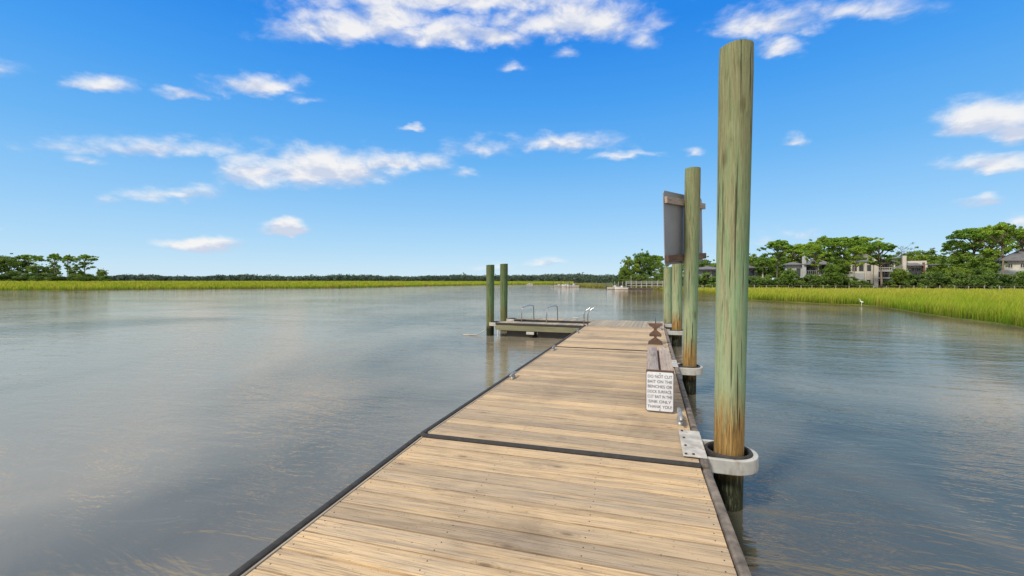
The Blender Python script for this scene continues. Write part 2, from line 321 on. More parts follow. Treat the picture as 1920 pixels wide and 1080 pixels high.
# ------------------------------------------------------------------ mesh builder
class MB:
    def __init__(s): s.v = []; s.f = []; s.m = []; s.g = []; s.b = []; s.sm = []
    def _add(s, vs, fs, mi=0, grain=None, board=0, smooth=False):
        o = len(s.v); s.v += [tuple(float(q) for q in v) for v in vs]
        s.g += [tuple(float(q) for q in g) for g in (grain or vs)]; s.b += [float(board)]*len(vs)
        s.f += [tuple(i+o for i in f) for f in fs]; s.m += [mi]*len(fs); s.sm += [smooth]*len(fs)
    def box(s, x0, x1, y0, y1, z0, z1, mi=0, board=0, axis='x', rnd=0):
        vs = [(x, y, z) for z in (z0, z1) for y in (y0, y1) for x in (x0, x1)]
        if rnd: vs = [(x, y, z) if z == z0 else (x, y + (rnd if y == y0 else -rnd), z) for x, y, z in vs]
        fs = [(0, 2, 3, 1), (4, 5, 7, 6), (0, 1, 5, 4), (2, 6, 7, 3), (0, 4, 6, 2), (1, 3, 7, 5)]
        g = {'x': lambda v: v, 'y': lambda v: (v[1], v[0], v[2]), 'z': lambda v: (v[2], v[0], v[1])}[axis]
        s._add(vs, fs, mi, [g(v) for v in vs], board)
    def tube(s, pts, rad, n=8, mi=0, cap=True):
        pts = [Vector(p) for p in pts]; k = len(pts)
        rad = rad if isinstance(rad, (list, tuple)) else [rad]*k
        vs = []; up = Vector((0.13, .21, 1)).normalized()
        for i, p in enumerate(pts):
            d = (pts[min(i+1, k-1)] - pts[max(i-1, 0)]).normalized()
            a = d.cross(up if abs(d.dot(up)) < .95 else Vector((1, 0, 0))).normalized(); b_ = d.cross(a)
            for j in range(n):
                q = 2*math.pi*j/n; vs.append(p + (a*math.cos(q) + b_*math.sin(q))*rad[i])
        fs = [(i*n+j, i*n+(j+1) % n, (i+1)*n+(j+1) % n, (i+1)*n+j) for i in range(k-1) for j in range(n)]
        if cap: fs += [tuple(range(n))[::-1], tuple(range((k-1)*n, k*n))]
        s._add(vs, fs, mi, smooth=True)
    def prism(s, pts, z0, z1, mi=0):
        n = len(pts); vs = [(x, y, z0) for x, y in pts] + [(x, y, z1) for x, y in pts]
        fs = [tuple(range(n))[::-1], tuple(range(n, 2*n))] + [(i, (i+1) % n, n+(i+1) % n, n+i) for i in range(n)]
        s._add(vs, fs, mi)
    def prism_y(s, pts, y0, y1, mi=0):      # profile in x,z pushed along y
        n = len(pts); vs = [(x, y0, z) for x, z in pts] + [(x, y1, z) for x, z in pts]
        fs = [tuple(range(n)), tuple(range(n, 2*n))[::-1]] + [(i, n+i, n+(i+1) % n, (i+1) % n) for i in range(n)]
        s._add(vs, fs, mi)
    def build(s, name, mats, parent=None, bevel=0, mw=None):
        me = bpy.data.meshes.new(name); me.from_pydata(s.v, [], s.f)
        for m in (mats if isinstance(mats, (list, tuple)) else [mats]): me.materials.append(m)
        me.polygons.foreach_set('material_index', s.m); me.polygons.foreach_set('use_smooth', s.sm)
        a = me.attributes.new('grain', 'FLOAT_VECTOR', 'POINT'); a.data.foreach_set('vector', np.array(s.g, dtype=np.float32).ravel())
        a = me.attributes.new('board', 'FLOAT', 'POINT'); a.data.foreach_set('value', np.array(s.b, dtype=np.float32))
        bm = bmesh.new(); bm.from_mesh(me); bmesh.ops.recalc_face_normals(bm, faces=bm.faces); bm.to_mesh(me); bm.free()
        o = bpy.data.objects.new(name, me); C.objects.link(o); o.parent = parent
        if bevel:
            b = o.modifiers.new('bevel', 'BEVEL'); b.width = bevel; b.segments = 2; b.limit_method = 'ANGLE'
        return o
def tag(o, label=None, cat=None, group=None, kind=None):
    for k, v in (('label', label), ('category', cat), ('group', group), ('kind', kind)):
        if v: o[k] = v
    return o
def empty(name, loc=(0, 0, 0), rz=0, label=None, cat=None, group=None, rot=None):
    o = bpy.data.objects.new(name, None); C.objects.link(o); o.location = loc
    o.rotation_euler = rot if rot else (0, 0, rz); o.empty_display_size = .3
    return tag(o, label, cat, group)
rnd = random.Random(7)
# ------------------------------------------------------------------ water and land
b = MB(); b._add([(-3000, -600, 0), (3000, -600, 0), (3000, 4000, 0), (-3000, 4000, 0)], [(0, 1, 2, 3)])
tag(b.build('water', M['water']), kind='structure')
b = MB(); b._add([(-3000, -600, -2.5), (3000, -600, -2.5), (3000, 4000, -2.5), (-3000, 4000, -2.5)], [(0, 1, 2, 3)])
tag(b.build('riverbed', M['mud']), kind='structure')
SH = [(-900, 561), (-400, 551), (0, 545), (120, 544.6), (250, 543), (370, 542.2), (480, 541), (560, 540.8), (640, 539.8), (720, 538), (790, 536.5), (880, 535), (960, 533.6), (1030, 533), (1080, 533.4),
      (1086, 538.6), (1120, 540), (1165, 541.5), (1240, 544), (1310, 548.5), (1360, 556), (1410, 563), (1480, 566.5), (1560, 571), (1610, 572), (1660, 578), (1720, 588), (1780, 597), (1860, 607), (1920, 618), (2010, 640), (2150, 690)]
shore = [tuple(at(x, y)[:2]) for x, y in SH]
# jagged tidal edge
def jag(pts, amp, seed, step=6):
    r = random.Random(seed); o = []
    for (a, c) in zip(pts[:-1], pts[1:]):
        dl = math.dist(a, c); n = max(1, min(10, int(dl/step)))
        for i in range(n):
            q = i/n; o.append((a[0]+(c[0]-a[0])*q + r.uniform(-amp, amp)*(i > 0), a[1]+(c[1]-a[1])*q + r.uniform(-amp, amp)*(i > 0)))
    return o + [pts[-1]]
near_i = 20
shore = jag(shore[:near_i], .8, 1, 14) + jag(shore[near_i-1:], .35, 2, 2.2)[1:]
land = shore + [(45, -20), (900, -20), (2500, 1200), (1200, 3600), (-2600, 3400), (-2600, 400)]
from mathutils.geometry import tessellate_polygon
def sheet(name, poly, z, m, drop=.6):
    vs = [Vector((x, y, z)) for x, y in poly]; tri = tessellate_polygon([vs]); n = len(vs)
    b = MB(); b._add(list(vs) + [(x, y, z-drop) for x, y in poly], list(tri) + [(i, (i+1) % n, n+(i+1) % n, n+i) for i in range(n)])
    return tag(b.build(name, m), kind='structure')
sheet('marsh_ground', land, .06, M['mud'])
up = [tuple(far(x, Z)[:2]) for x, Z in ((1158, 118), (1200, 112), (1262, 102), (1310, 88), (1500, 77), (1700, 72), (1920, 68), (2300, 64), (2600, 62), (2900, 160), (2000, 300), (1300, 330), (1100, 220))]
lm = [tuple(far(x, Z)[:2]) for x, Z in ((-1200, 130), (-300, 135), (100, 140), (480, 175), (640, 210), (800, 300), (960, 380), (1070, 420), (1070, 900), (-1200, 900))]
sheet('marsh_rise_ground', lm, 1.0, M['mud'], 1.2)
sheet('wooded_shore_ground', up, .75, M['soil'], .8)
upl = [tuple(far(x, Z)[:2]) for x, Z in ((-700, 175), (-200, 176), (0, 178), (130, 180), (203, 184), (207, 215), (100, 300), (-900, 300))]
sheet('left_wood_ground', upl, 1.1, M['soil'], 1.4)
# ------------------------------------------------------------------ grasses
def inside(px, py, poly):
    c = np.zeros(len(px), bool); n = len(poly); j = n-1
    for i in range(n):
        xi, yi = poly[i]; xj, yj = poly[j]
        if yi != yj:
            k = ((yi > py) != (yj > py)) & (px < (xj-xi)*(py-yi)/(yj-yi)+xi); c ^= k
        j = i
    return c
def grass(name, m, n, x0, x1, Z0, Z1, hh, wk, seed, power=1.0, zg=.04, poly=None, tanfn=None, rise=None):
    r = np.random.default_rng(seed)
    u = r.random(n)**power; Z = Z0*(Z1/Z0)**u; X = r.uniform(x0, x1, n)
    px = CF[0]*Z + CR[0]*(X-960)/FPX*Z; py = CF[1]*Z + CR[1]*(X-960)/FPX*Z
    k = inside(px, py, poly or land) & ~inside(px, py, up) & ~inside(px, py, upl)
    px, py, Z = px[k], py[k], Z[k]; n = len(px)
    patch = np.sin(px*.31+2*np.sin(py*.17))*np.sin(py*.37+1.3)
    clump = np.sin(px*1.7+np.sin(py*.9)*2)*.5+np.sin(py*2.3+px*.6)*.5
    h = hh*(.58+.55*r.random(n)**1.5+.16*clump+.13*patch)
    wd = np.maximum(.007, wk*Z)*(.7+.6*r.random(n)); a = r.uniform(0, 2*np.pi, n)
    lx = r.normal(0, .16, n)*h + .10*h; ly = r.normal(0, .16, n)*h
    dx = np.cos(a)*wd; dy = np.sin(a)*wd
    v = np.zeros((n, 5, 3), np.float32)
    v[:, 0] = np.stack([px-dx, py-dy, np.full(n, zg-.1)], 1); v[:, 1] = np.stack([px+dx, py+dy, np.full(n, zg-.1)], 1)
    v[:, 2] = np.stack([px+dx*.75+lx*.3, py+dy*.75+ly*.3, zg+h*.6], 1); v[:, 3] = np.stack([px-dx*.75+lx*.3, py-dy*.75+ly*.3, zg+h*.6], 1)
    v[:, 4] = np.stack([px+lx, py+ly, zg+h], 1)
    me = bpy.data.meshes.new(name)
    me.vertices.add(n*5); me.vertices.foreach_set('co', v.ravel())
    base = (np.arange(n)*5)[:, None]
    idx = np.concatenate([base+np.array([[0, 1, 2, 3]]), base+np.array([[3, 2, 4]])], 1).astype(np.int32).ravel()
    me.loops.add(n*7); me.loops.foreach_set('vertex_index', idx)
    ls = (np.arange(n)*7)[:, None]+np.array([[0, 4]]); me.polygons.add(n*2)
    me.polygons.foreach_set('loop_start', ls.astype(np.int32).ravel())
    me.update(calc_edges=True)
    tint = np.clip(.45+.22*clump+.22*patch+r.normal(0, .30, n), 0, 1)
    if tanfn is not None: tint = np.clip(tint+tanfn(px, py, Z), 0, 1)
    if rise is not None:
        X = X[k]; Zr = np.interp(X, [-1200, -300, 100, 480, 640, 800, 960, 1070], [130, 135, 140, 175, 210, 300, 380, 420]); Zs = np.interp(X, [q[0] for q in SH[:15]], [1600/(q[1]-527) for q in SH[:15]])
        v[:, :, 2] += (.98*np.clip((Z-Zs)/(Zr-Zs), 0, 1))[:, None]; me.vertices.foreach_set('co', v.ravel())
    col = np.ones((n, 5, 4), np.float32); col[:, :, 0] = tint[:, None]; col[:, :, 1] = np.array([0, 0, .40, .40, 1.0])[None]; col[:, :, 2] = (r.random(n) < .10+.08*patch)[:, None]
    c = me.color_attributes.new('tint', 'FLOAT_COLOR', 'POINT'); c.data.foreach_set('color', col.ravel())
    me.materials.append(m); o = bpy.data.objects.new(name, me); C.objects.link(o)
    return tag(o, None, None, None, 'stuff')
tag(grass('marsh_grass', M['grassR'], 330000, 1225, 2250, 15, 95, .84, .00055, 3, .72, tanfn=lambda x, y, Z: (Z-40)/90), 'bright yellow green cordgrass filling the marsh before the boardwalk', 'grass')
tag(grass('marsh_grass', M['grassR'], 170000, -350, 1075, 84, 460, .98, .0009, 4, .8, zg=.06, tanfn=lambda x, y, Z: -.1, rise=lm), 'bright yellow green cordgrass along the left bank of the creek', 'grass')
tag(grass('marsh_grass', M['grassT'], 45000, 1078, 1330, 95, 230, .9, .0009, 5, 1.0), 'tan marsh grass on the low point behind the small boats', 'grass')
# ------------------------------------------------------------------ trees
def quads(name, P, size, tint, m, parent, seed, flat=0.0):
    r = np.random.default_rng(seed); n = len(P)
    a = r.normal(size=(n, 3)); a[:, 2] *= (1-flat*.6); a /= np.linalg.norm(a, axis=1)[:, None]
    c = r.normal(size=(n, 3)); b_ = np.cross(a, c); b_ /= np.linalg.norm(b_, axis=1)[:, None]
    s = (size*(.6+.8*r.random(n)))[:, None] if np.ndim(size) else size*(.6+.8*r.random(n))[:, None]
    v = np.stack([P-a*s, P-b_*s*.55, P+a*s, P+b_*s*.55], 1).astype(np.float32)
    me = bpy.data.meshes.new(name); me.vertices.add(4*n); me.vertices.foreach_set('co', v.ravel())
    me.loops.add(4*n); me.loops.foreach_set('vertex_index', np.arange(4*n, dtype=np.int32))
    me.polygons.add(n); me.polygons.foreach_set('loop_start', np.arange(0, 4*n, 4, dtype=np.int32)); me.update(calc_edges=True)
    col = np.ones((n, 4, 4), np.float32); col[:, :, 0] = np.clip(tint, 0, 1)[:, None]
    ca = me.color_attributes.new('tint', 'FLOAT_COLOR', 'POINT'); ca.data.foreach_set('color', col.ravel())
    me.materials.append(m); o = bpy.data.objects.new(name, me); C.objects.link(o); o.parent = parent
    return o
def clump_pts(r, c, rad, n):
    d = r.normal(size=(n, 3)); d /= np.linalg.norm(d, axis=1)[:, None]
    q = d*(r.random(n)**.45)[:, None]; return np.array(c)+q*np.array(rad)
def make_tree(kind, seed, name):     # unit tree: 10 m high, scaled when placed
    r = np.random.default_rng(seed); root = empty(name)
    tb = MB(); P = []; T = []
    lean = r.normal(0, .35, 2)
    if kind == 'pine':
        pts = [(lean[0]*q*q+.12*math.sin(q*5+seed), lean[1]*q*q, 9.2*q) for q in np.linspace(0, 1, 8)]
        tb.tube(pts, [.21*(1-.7*q) for q in np.linspace(0, 1, 8)], 7)
        npad = int(r.integers(30, 38)); wide = r.uniform(2.3, 3.0)
        for i in range(npad):
            low = i > npad*.72; u = r.random()**.6
            spread = (wide*u) if not low else r.uniform(.6, wide*.75)
            a = i*2.4+r.uniform(-.6, .6); cx, cy = lean[0]+math.cos(a)*spread, lean[1]+math.sin(a)*spread
            zc2 = (9.6-.27*spread**1.75+r.normal(0, .16)) if not low else r.uniform(5.2, 7.4)
            k = r.uniform(.45, .95)*(1 if not low else .75); rad = (k, k, k*r.uniform(.38, .55)); tn = r.uniform(.25, .9)
            P.append(clump_pts(r, (cx, cy, zc2), rad, 120)); T.append(np.full(120, tn))
            zt_ = max(4.6, zc2-.5-spread*.75); q = zt_/9.2
            tb.tube([(lean[0]*q*q, lean[1]*q*q, zt_), ((lean[0]*q*q+cx)/2, (lean[1]*q*q+cy)/2, zt_*.45+zc2*.55-.1), (cx, cy, zc2-.1)], [.085, .055, .025], 4)
            for _ in range(4):
                k2 = r.uniform(.2, .42); c2 = (cx+r.normal(0, k*.8), cy+r.normal(0, k*.8), zc2+r.normal(0, .18))
                P.append(clump_pts(r, c2, (k2, k2, k2*.55), 30)); T.append(np.full(30, tn+r.uniform(-.2, .2)))
        m = M['leaf_pine']; sz = .15
    elif kind == 'oak':
        pts = [(lean[0]*q, lean[1]*q, 5*q) for q in np.linspace(0, 1, 5)]
        tb.tube(pts, [.32*(1-.5*q) for q in np.linspace(0, 1, 5)], 7)
        for i in range(58):
            d = r.normal(size=3); d /= np.linalg.norm(d); d[2] = d[2]*.95-.02
            c = np.array([lean[0], lean[1], 5.4])+d*np.array([3.5, 3.5, 3.9])*r.uniform(.45, 1.0)
            rr = r.uniform(.55, 1.1); c[2] = min(c[2], 9.9-rr*.6); tn = r.uniform(.15, .85)
            P.append(clump_pts(r, c, (rr, rr, rr*.62), 120)); T.append(np.full(120, tn))
            for _ in range(2):
                c2 = c+r.normal(0, rr*.7, 3); k2 = r.uniform(.25, .5)
                if c2[2] < 10: P.append(clump_pts(r, c2, (k2, k2, k2*.7), 32)); T.append(np.full(32, tn+r.uniform(-.2, .2)))
            if i % 4 == 0: tb.tube([(lean[0]*.6, lean[1]*.6, 3), tuple(c*.6+np.array([0, 0, 1.6])), tuple(c)], [.14, .08, .03], 4)
        m = M['leaf_oak']; sz = .17
    elif kind == 'bush':
        for k in range(4):
            a = k*1.6; tb.tube([(0, 0, 0), (math.cos(a)*1.2, math.sin(a)*1.2, 3), (math.cos(a)*2.4, math.sin(a)*2.4, 6)], [.3, .2, .1], 5)
        for i in range(30):
            a = r.uniform(0, 6.28); q = r.uniform(0, 5.2); zz = r.uniform(.8, 8.6-q*.9) if q < 5 else r.uniform(.8, 3)
            rr = r.uniform(1.1, 2.1)
            P.append(clump_pts(r, (math.cos(a)*q, math.sin(a)*q, zz), (rr, rr, rr*.75), 130)); T.append(np.full(130, r.uniform(.1, .9)))
        m = M['leaf_bush']; sz = .38
    elif kind == 'bare':
        tb.tube([(0, 0, 0), (.1, 0, 5), (0, 0, 9)], [.15, .1, .04], 6)
        for i in range(26):
            a = i*2.4; z0 = 4.5+i*.18; l = r.uniform(1, 2.3); e = (math.cos(a)*l, math.sin(a)*l, z0+l*.8)
            tb.tube([(0, 0, z0), e], [.05, .015], 3)
            P.append(clump_pts(r, e, (.5, .5, .3), 22)); T.append(np.full(22, .5))
        m = M['leaf_grey']; sz = .10
    tb.build('trunk' if kind != 'bush' else 'stem', M['bark_pine'] if kind == 'pine' else M['bark'], root)
    P = np.concatenate(P); T = np.concatenate(T)+r.normal(0, .16, len(P))
    quads('crown', P, sz, T, m, root, seed, .5 if kind == 'pine' else .2)
    return root
protos = {}; used = set()
def plant(kind, var, x, Z, ytop, label, width=1.0, group=None, zg=.75, rz=None, name=None):
    key = (kind, var); nm = name or {'pine': 'pine_tree', 'oak': 'oak_tree', 'bush': 'shrub', 'bare': 'bare_tree'}[kind]
    if key not in protos:
        o = protos[key] = make_tree(kind, 11+var*7+len(kind)*100, nm)
    else:
        src = protos[key]; o = src.copy(); C.objects.link(o); o.name = nm
        for ch in src.children:
            c = ch.copy(); C.objects.link(c); c.parent = o
    for k in ('group',):
        if k in o: del o[k]
    p = far(x, Z, zg); o.location = p; h = (height(ytop, Z)-zg)/(9.9 if kind != 'bush' else 9.6)
    o.scale = (h*width, h*width, h); o.rotation_euler = (0, 0, rz if rz is not None else rnd.uniform(0, 6.28))
    return tag(o, label, {'pine': 'tree', 'oak': 'tree', 'bush': 'shrub', 'bare': 'tree'}[kind], group)
GR = 'trees along the right shore'
for a in [
 ('oak', 0, 1184, 116, 476, 'leftmost broad green tree on the wooded point beside the pier', .9), ('oak', 1, 1207, 119, 464, 'tallest round topped tree on the wooded point beyond the dock end', .85),
 ('pine', 0, 1226, 124, 478, 'pine rising just right of the tallest tree on the wooded point', 1.1), ('oak', 2, 1172, 113, 496, 'low tree at the tip of the wooded point', .9),
 ('oak', 0, 1240, 112, 486, 'dark tree half hidden by the pilings under the grey board', 1.0), ('oak', 1, 1324, 104, 478, 'tree seen between the two tall right pilings above a roof', 1.0),
 ('oak', 2, 1275, 108, 484, 'tree behind the tall piling that carries the grey board', 1.0), ('oak', 0, 1362, 100, 482, 'tree mostly hidden behind the nearest tall piling', 1.1),
 ('oak', 2, 1412, 96, 472, 'tree just right of the nearest piling, over the leftmost house', 1.1), ('oak', 1, 1432, 92, 474, 'spreading tree between the nearest piling and the first umbrella pine', 1.0),
 ('pine', 1, 1458, 84, 452, 'umbrella pine with twin pale trunks left of the grey house', 1.05), ('pine', 3, 1484, 98, 464, 'lower pine close against the left of the grey house', 1.1),
 ('pine', 2, 1507, 100, 457, 'broad pine standing directly behind the grey house', 1.25), ('pine', 3, 1545, 97, 447, 'open airy pine with sky showing through, right of the grey house', 1.05),
 ('pine', 0, 1583, 90, 444, 'tall dense pine left of the cream two chimney house', 1.25), ('pine', 1, 1610, 96, 446, 'tall pine with rounded top behind the cream house left side', 1.15),
 ('oak', 1, 1570, 84, 478, 'mid height oak under the tall dense pines', 1.0), ('oak', 0, 1527, 92, 482, 'mid height oak behind the right end of the grey house', .95),
 ('pine', 2, 1652, 80, 455, 'flat topped umbrella pine in front of the cream house', 1.1), ('bare', 0, 1690, 98, 462, 'thin almost leafless tree between the cream house and the low white house', 1.0),
 ('oak', 2, 1676, 104, 474, 'yellowish oak behind the right edge of the cream house', 1.1), ('oak', 1, 1727, 104, 459, 'domed green tree behind the low white house', 1.35),
 ('oak', 0, 1778, 92, 466, 'wide light green oak right of the low white house', 1.25), ('oak', 2, 1808, 88, 470, 'wide oak left of the tallest pine group', 1.2),
 ('pine', 0, 1824, 90, 427, 'tall layered pine with a flat top, left of the single bare trunk pine', 1.15), ('oak', 0, 1850, 84, 470, 'oak standing beneath the tall layered pine', 1.1),
 ('pine', 3, 1854, 98, 440, 'pine close behind the tall layered pine', .95), ('pine', 1, 1882, 82, 419, 'tallest pine with long straight clear trunk near the right edge', .72),
 ('pine', 2, 1913, 88, 428, 'broad pine at the right edge above the pale house roof', .9), ('oak', 1, 1838, 80, 496, 'low dark oak before the layered pine', 1.2),
 ('pine', 3, 1531, 80, 462, 'slender pine screening the right end of the grey house', .75), ('pine', 1, 1600, 79, 462, 'slender pine before the left side of the cream house', .7),
 ('oak', 0, 1442, 118, 470, 'rounded oak far behind the umbrella pine with twin trunks', 1.2), ('oak', 2, 1484, 120, 470, 'rounded oak far behind the grey house chimney', 1.2), ('oak', 1, 1556, 116, 464, 'rounded oak deep behind the open airy pine', 1.2),
 ('oak', 0, 1632, 118, 466, 'rounded oak deep behind the cream house roof', 1.2), ('oak', 2, 1702, 120, 474, 'pale oak deep behind the white square chimney', 1.2), ('oak', 1, 1688, 76, 498, 'dark oak filling the gap between the cream and white houses', .9),
 ('oak', 2, 1480, 76, 500, 'dark oak before the left corner of the grey house', .9), ('oak', 0, 1560, 77, 492, 'dark oak between the grey house and the cream house', 1.0), ('pine', 2, 1800, 96, 452, 'pine peeping over the wide light green oak', .8),
 ('pine', 0, 1965, 90, 430, 'pine just beyond the right edge of the view', 1.0), ('oak', 2, 1990, 80, 470, 'oak just beyond the right edge of the view', 1.1),
 ('oak', 1, 1760, 82, 488, 'low spreading oak overlapping the right end of the low white house', 1.1), ('oak', 2, 1794, 78, 498, 'low dark oak right above the boardwalk left of the layered pine', 1.2)]:
    plant(*a[:6], width=a[6], group=GR)
GB = 'shrubs along the foot of the right shore'
bx = [(1168, 108, 518), (1190, 108, 514), (1212, 107, 512), (1232, 105, 514), (1256, 100, 511), (1290, 92, 508), (1322, 86, 507), (1352, 83, 508), (1388, 82, 505), (1416, 80, 517), (1440, 80, 512), (1468, 79, 510), (1494, 79, 519), (1520, 78, 512), (1548, 78, 509), (1574, 77, 510), (1598, 77, 520), (1622, 79, 530), (1684, 77, 519), (1706, 76, 512), (1730, 75, 515), (1754, 75, 508), (1780, 74, 505), (1806, 73, 510), (1832, 73, 503), (1858, 72, 508), (1893, 71, 510), (1922, 70, 504), (1950, 70, 504)]
bl = ['at the tip of the wooded point', 'under the leftmost tree of the wooded point', 'under the tallest tree of the wooded point', 'behind the pier rail beside the left pilings', 'behind the shorter right piling', 'behind the piling carrying the grey board', 'between the two tall right pilings', 'left behind the nearest piling', 'right behind the nearest piling', 'below the leftmost house', 'left of the twin trunk umbrella pine', 'at the foot of the twin trunk umbrella pine', 'below the left end of the grey house', 'below the middle of the grey house', 'below the right end of the grey house', 'under the tall dense pine', 'at the left foot of the cream house', 'low before the cream house garages', 'right against the cream house porch', 'between the cream house and the white chimney', 'under the glass wall of the low white house', 'below the right end of the low white house', 'under the wide light green oak', 'left of the layered pine', 'at the foot of the layered pine', 'left of the tallest pine trunk', 'right of the tallest pine trunk', 'at the right edge of the view', 'just beyond the right edge of the view']
for i, ((x, Z, y), l) in enumerate(zip(bx, bl)):
    plant('bush', i % 4, x, Z, y-4, 'dark green shrub ' + l, width=rnd.uniform(.95, 1.15)*(1.15 if y < 516 else 1.5), group=GB)
GL = 'trees on the far left bank'
for a in [('oak', 0, -30, 190, 470, 'broad tree at the extreme left edge of the far bank', 1.2), ('oak', 1, 18, 186, 472, 'leftmost tall rounded tree on the far left bank', 1.1), ('pine', 2, 48, 190, 477, 'second tall tree from the left on the far left bank', 1.2),
 ('oak', 2, 70, 188, 492, 'lower tree in the dip of the left grove', 1.1), ('pine', 0, 103, 186, 475, 'slender pine with a small round top in the left grove', .6), ('pine', 3, 126, 186, 479, 'thin trunked pine beside the slender one in the left grove', .6),
 ('pine', 1, 158, 186, 478, 'tall open pine near the right end of the left grove', 1.0), ('oak', 0, 140, 184, 492, 'round tree left of the tall open pine', .9), ('oak', 1, 192, 186, 501, 'small tree at the right end of the left grove', .75), ('oak', 2, 95, 192, 494, 'tree behind the slender pine in the left grove', 1.0),
 ('oak', 1, -90, 190, 476, 'tree just outside the left edge of view', 1.2)]:
    plant(*a[:6], width=a[6], group=GL)
for i, (x, y, l) in enumerate([(-10, 505, 'at the left edge'), (24, 503, 'beneath the leftmost rounded tree'), (52, 506, 'beneath the second tall tree'), (80, 507, 'in the dip of the grove'), (110, 508, 'beneath the slender pine'), (140, 509, 'beneath the round tree'), (170, 508, 'beneath the open pine'), (197, 514, 'at the right end')]):
    plant('bush', i % 4, x, 181, y, 'dark undergrowth shrub of the far left grove ' + l, width=1.35, group='shrubs under the far left grove')
# far wood, one mass
def far_wood():
    r = np.random.default_rng(9); P = []; T = []; s = []
    for x in np.arange(150, 1200, 1.15):
        for row in range(3):
            Z = 420+row*55+r.uniform(-12, 12)
            k = .5+.5*math.sin(x*.031)+.3*math.sin(x*.11+row)
            top = 520.4-2.6*k*(1 if x < 900 else .9)-(1.8 if x > 930 else 0)+r.normal(0, .8)
            if r.random() < .05: top -= r.uniform(1, 3)
            h = height(top, Z)*(1+.04*row); q = far(x+r.uniform(-.6, .6), Z)
            n = 34; z = r.random(n)**.7*h; rad = 2.6*(1-.5*(z/h))
            a = r.uniform(0, 6.28, n)
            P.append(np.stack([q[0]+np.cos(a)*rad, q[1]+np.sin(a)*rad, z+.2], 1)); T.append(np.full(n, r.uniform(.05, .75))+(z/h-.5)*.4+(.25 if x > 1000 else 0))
    P = np.concatenate(P); T = np.concatenate(T)+r.normal(0, .12, len(P))
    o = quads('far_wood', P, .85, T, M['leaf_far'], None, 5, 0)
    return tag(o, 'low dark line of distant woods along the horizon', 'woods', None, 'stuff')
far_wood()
# ------------------------------------------------------------------ houses
def hframe(cx, Z, rz=0): return far(cx, Z, .75), YAW+rz
def hroot(name, cx, Z, rz, label):
    th = -.75*math.atan((cx-960)/FPX); p, r_ = hframe(cx, Z, rz+th)
    o = empty(name, p, r_, label, 'house', 'houses among the trees'); o.scale = (math.cos(th)*.98, 1, 1); return o
def hbox(parent, name, m, x0, x1, y0, y1, z0, z1): b = MB(); b.box(x0, x1, y0, y1, z0, z1); return b.build(name, M[m], parent)
def window(parent, x0, x1, z0, z1, y, frame='dark'):
    b = MB(); w_ = .10
    b.box(x0, x0+w_, y-.06, y, z0, z1); b.box(x1-w_, x1, y-.06, y, z0, z1); b.box(x0+w_, x1-w_, y-.06, y, z0, z0+w_); b.box(x0+w_, x1-w_, y-.06, y, z1-w_, z1)
    mx = (x0+x1)/2; b.box(mx-.04, mx+.04, y-.055, y-.005, z0+w_, z1-w_)
    f = b.build('window', M[frame], parent); g = MB(); g.box(x0+w_, x1-w_, y-.03, y-.01, z0+w_, z1-w_); g.build('pane', M['glass'], f)
def railing(parent, x0, x1, y, z, m='dark', h=1.0):
    b = MB(); b.box(x0, x1, y, y+.08, z+h-.08, z+h); b.box(x0, x1, y+.01, y+.07, z+.08, z+.14); n = int((x1-x0)/.35)
    for i in range(n+1):
        q = x0+.04+(x1-x0-.08)*i/n; b.box(q-.03, q+.03, y+.015, y+.065, z+.14, z+h-.08)
    b.build('railing', M[m], parent)
def hip(parent, x0, x1, y0, y1, z0, z1, m='roof', name='roof', inset=None):
    b = MB(); i = inset or (y1-y0)/2; ym = (y0+y1)/2
    b._add([(x0, y0, z0), (x1, y0, z0), (x1, y1, z0), (x0, y1, z0), (x0+i, ym, z1), (x1-i, ym, z1), (x0, y0, z0-.18), (x1, y0, z0-.18), (x1, y1, z0-.18), (x0, y1, z0-.18)],
           [(0, 1, 5, 4), (2, 3, 4, 5), (1, 2, 5), (3, 0, 4), (6, 7, 1, 0), (7, 8, 2, 1), (8, 9, 3, 2), (9, 6, 0, 3), (9, 8, 7, 6)])
    return b.build(name, M[m], parent)
# cream three-storey house with chimneys (photo x 1597-1672)
h = hroot('cream_house', 1634, 86, R(4), 'cream three storey house with stacked shaded porches behind the umbrella pine')
hbox(h, 'wall', 'cream', -4.0, 0.3, 0, 7, 0, 5.05)
hbox(h, 'chimney', 'cream', .35, 1.15, -.35, 1.0, 0, 6.1)
hbox(h, 'chimney', 'cream', -.9, .1, 2.6, 3.8, 5.3, 6.9)
hbox(h, 'rear_wall', 'cream', 1.15, 4.1, 2.2, 7, 0, 5.2)
for z_ in (1.75, 3.15): hbox(h, 'porch_floor', 'lightgrey', 1.16, 4.25, -.3, 2.19, z_, z_+.22)
for x_ in (3.95,): hbox(h, 'porch_column', 'cream', x_, x_+.25, -.28, .0, 0, 5.1)
hbox(h, 'porch_column', 'cream', -1.35, -1.0, -.2, -.003, 0, 4.9); hbox(h, 'porch_column', 'cream', -.15, .15, -.2, -.003, 0, 4.9)
hbox(h, 'wall_band', 'lightgrey', -3.9, -1.4, -.08, -.004, 1.6, 2.9)
for x0_ in (-3.7, -2.4, -.85): window(h, x0_, x0_+.85, 3.3, 4.5, -.003)
window(h, -3.6, -2.5, .3, 1.4, -.003); window(h, -2.2, -1.5, .1, 1.4, -.003); window(h, -.9, -.25, .1, 1.5, -.003)
for z_ in (.1, 2.0, 3.5): window(h, 1.5, 2.6, z_+.1, z_+1.2, 2.19); window(h, 2.8, 3.8, z_+.1, z_+1.2, 2.19)
railing(h, 1.2, 3.95, -.25, 1.97, 'dark', .7); railing(h, 1.2, 3.95, -.25, 3.37, 'cream', .6)
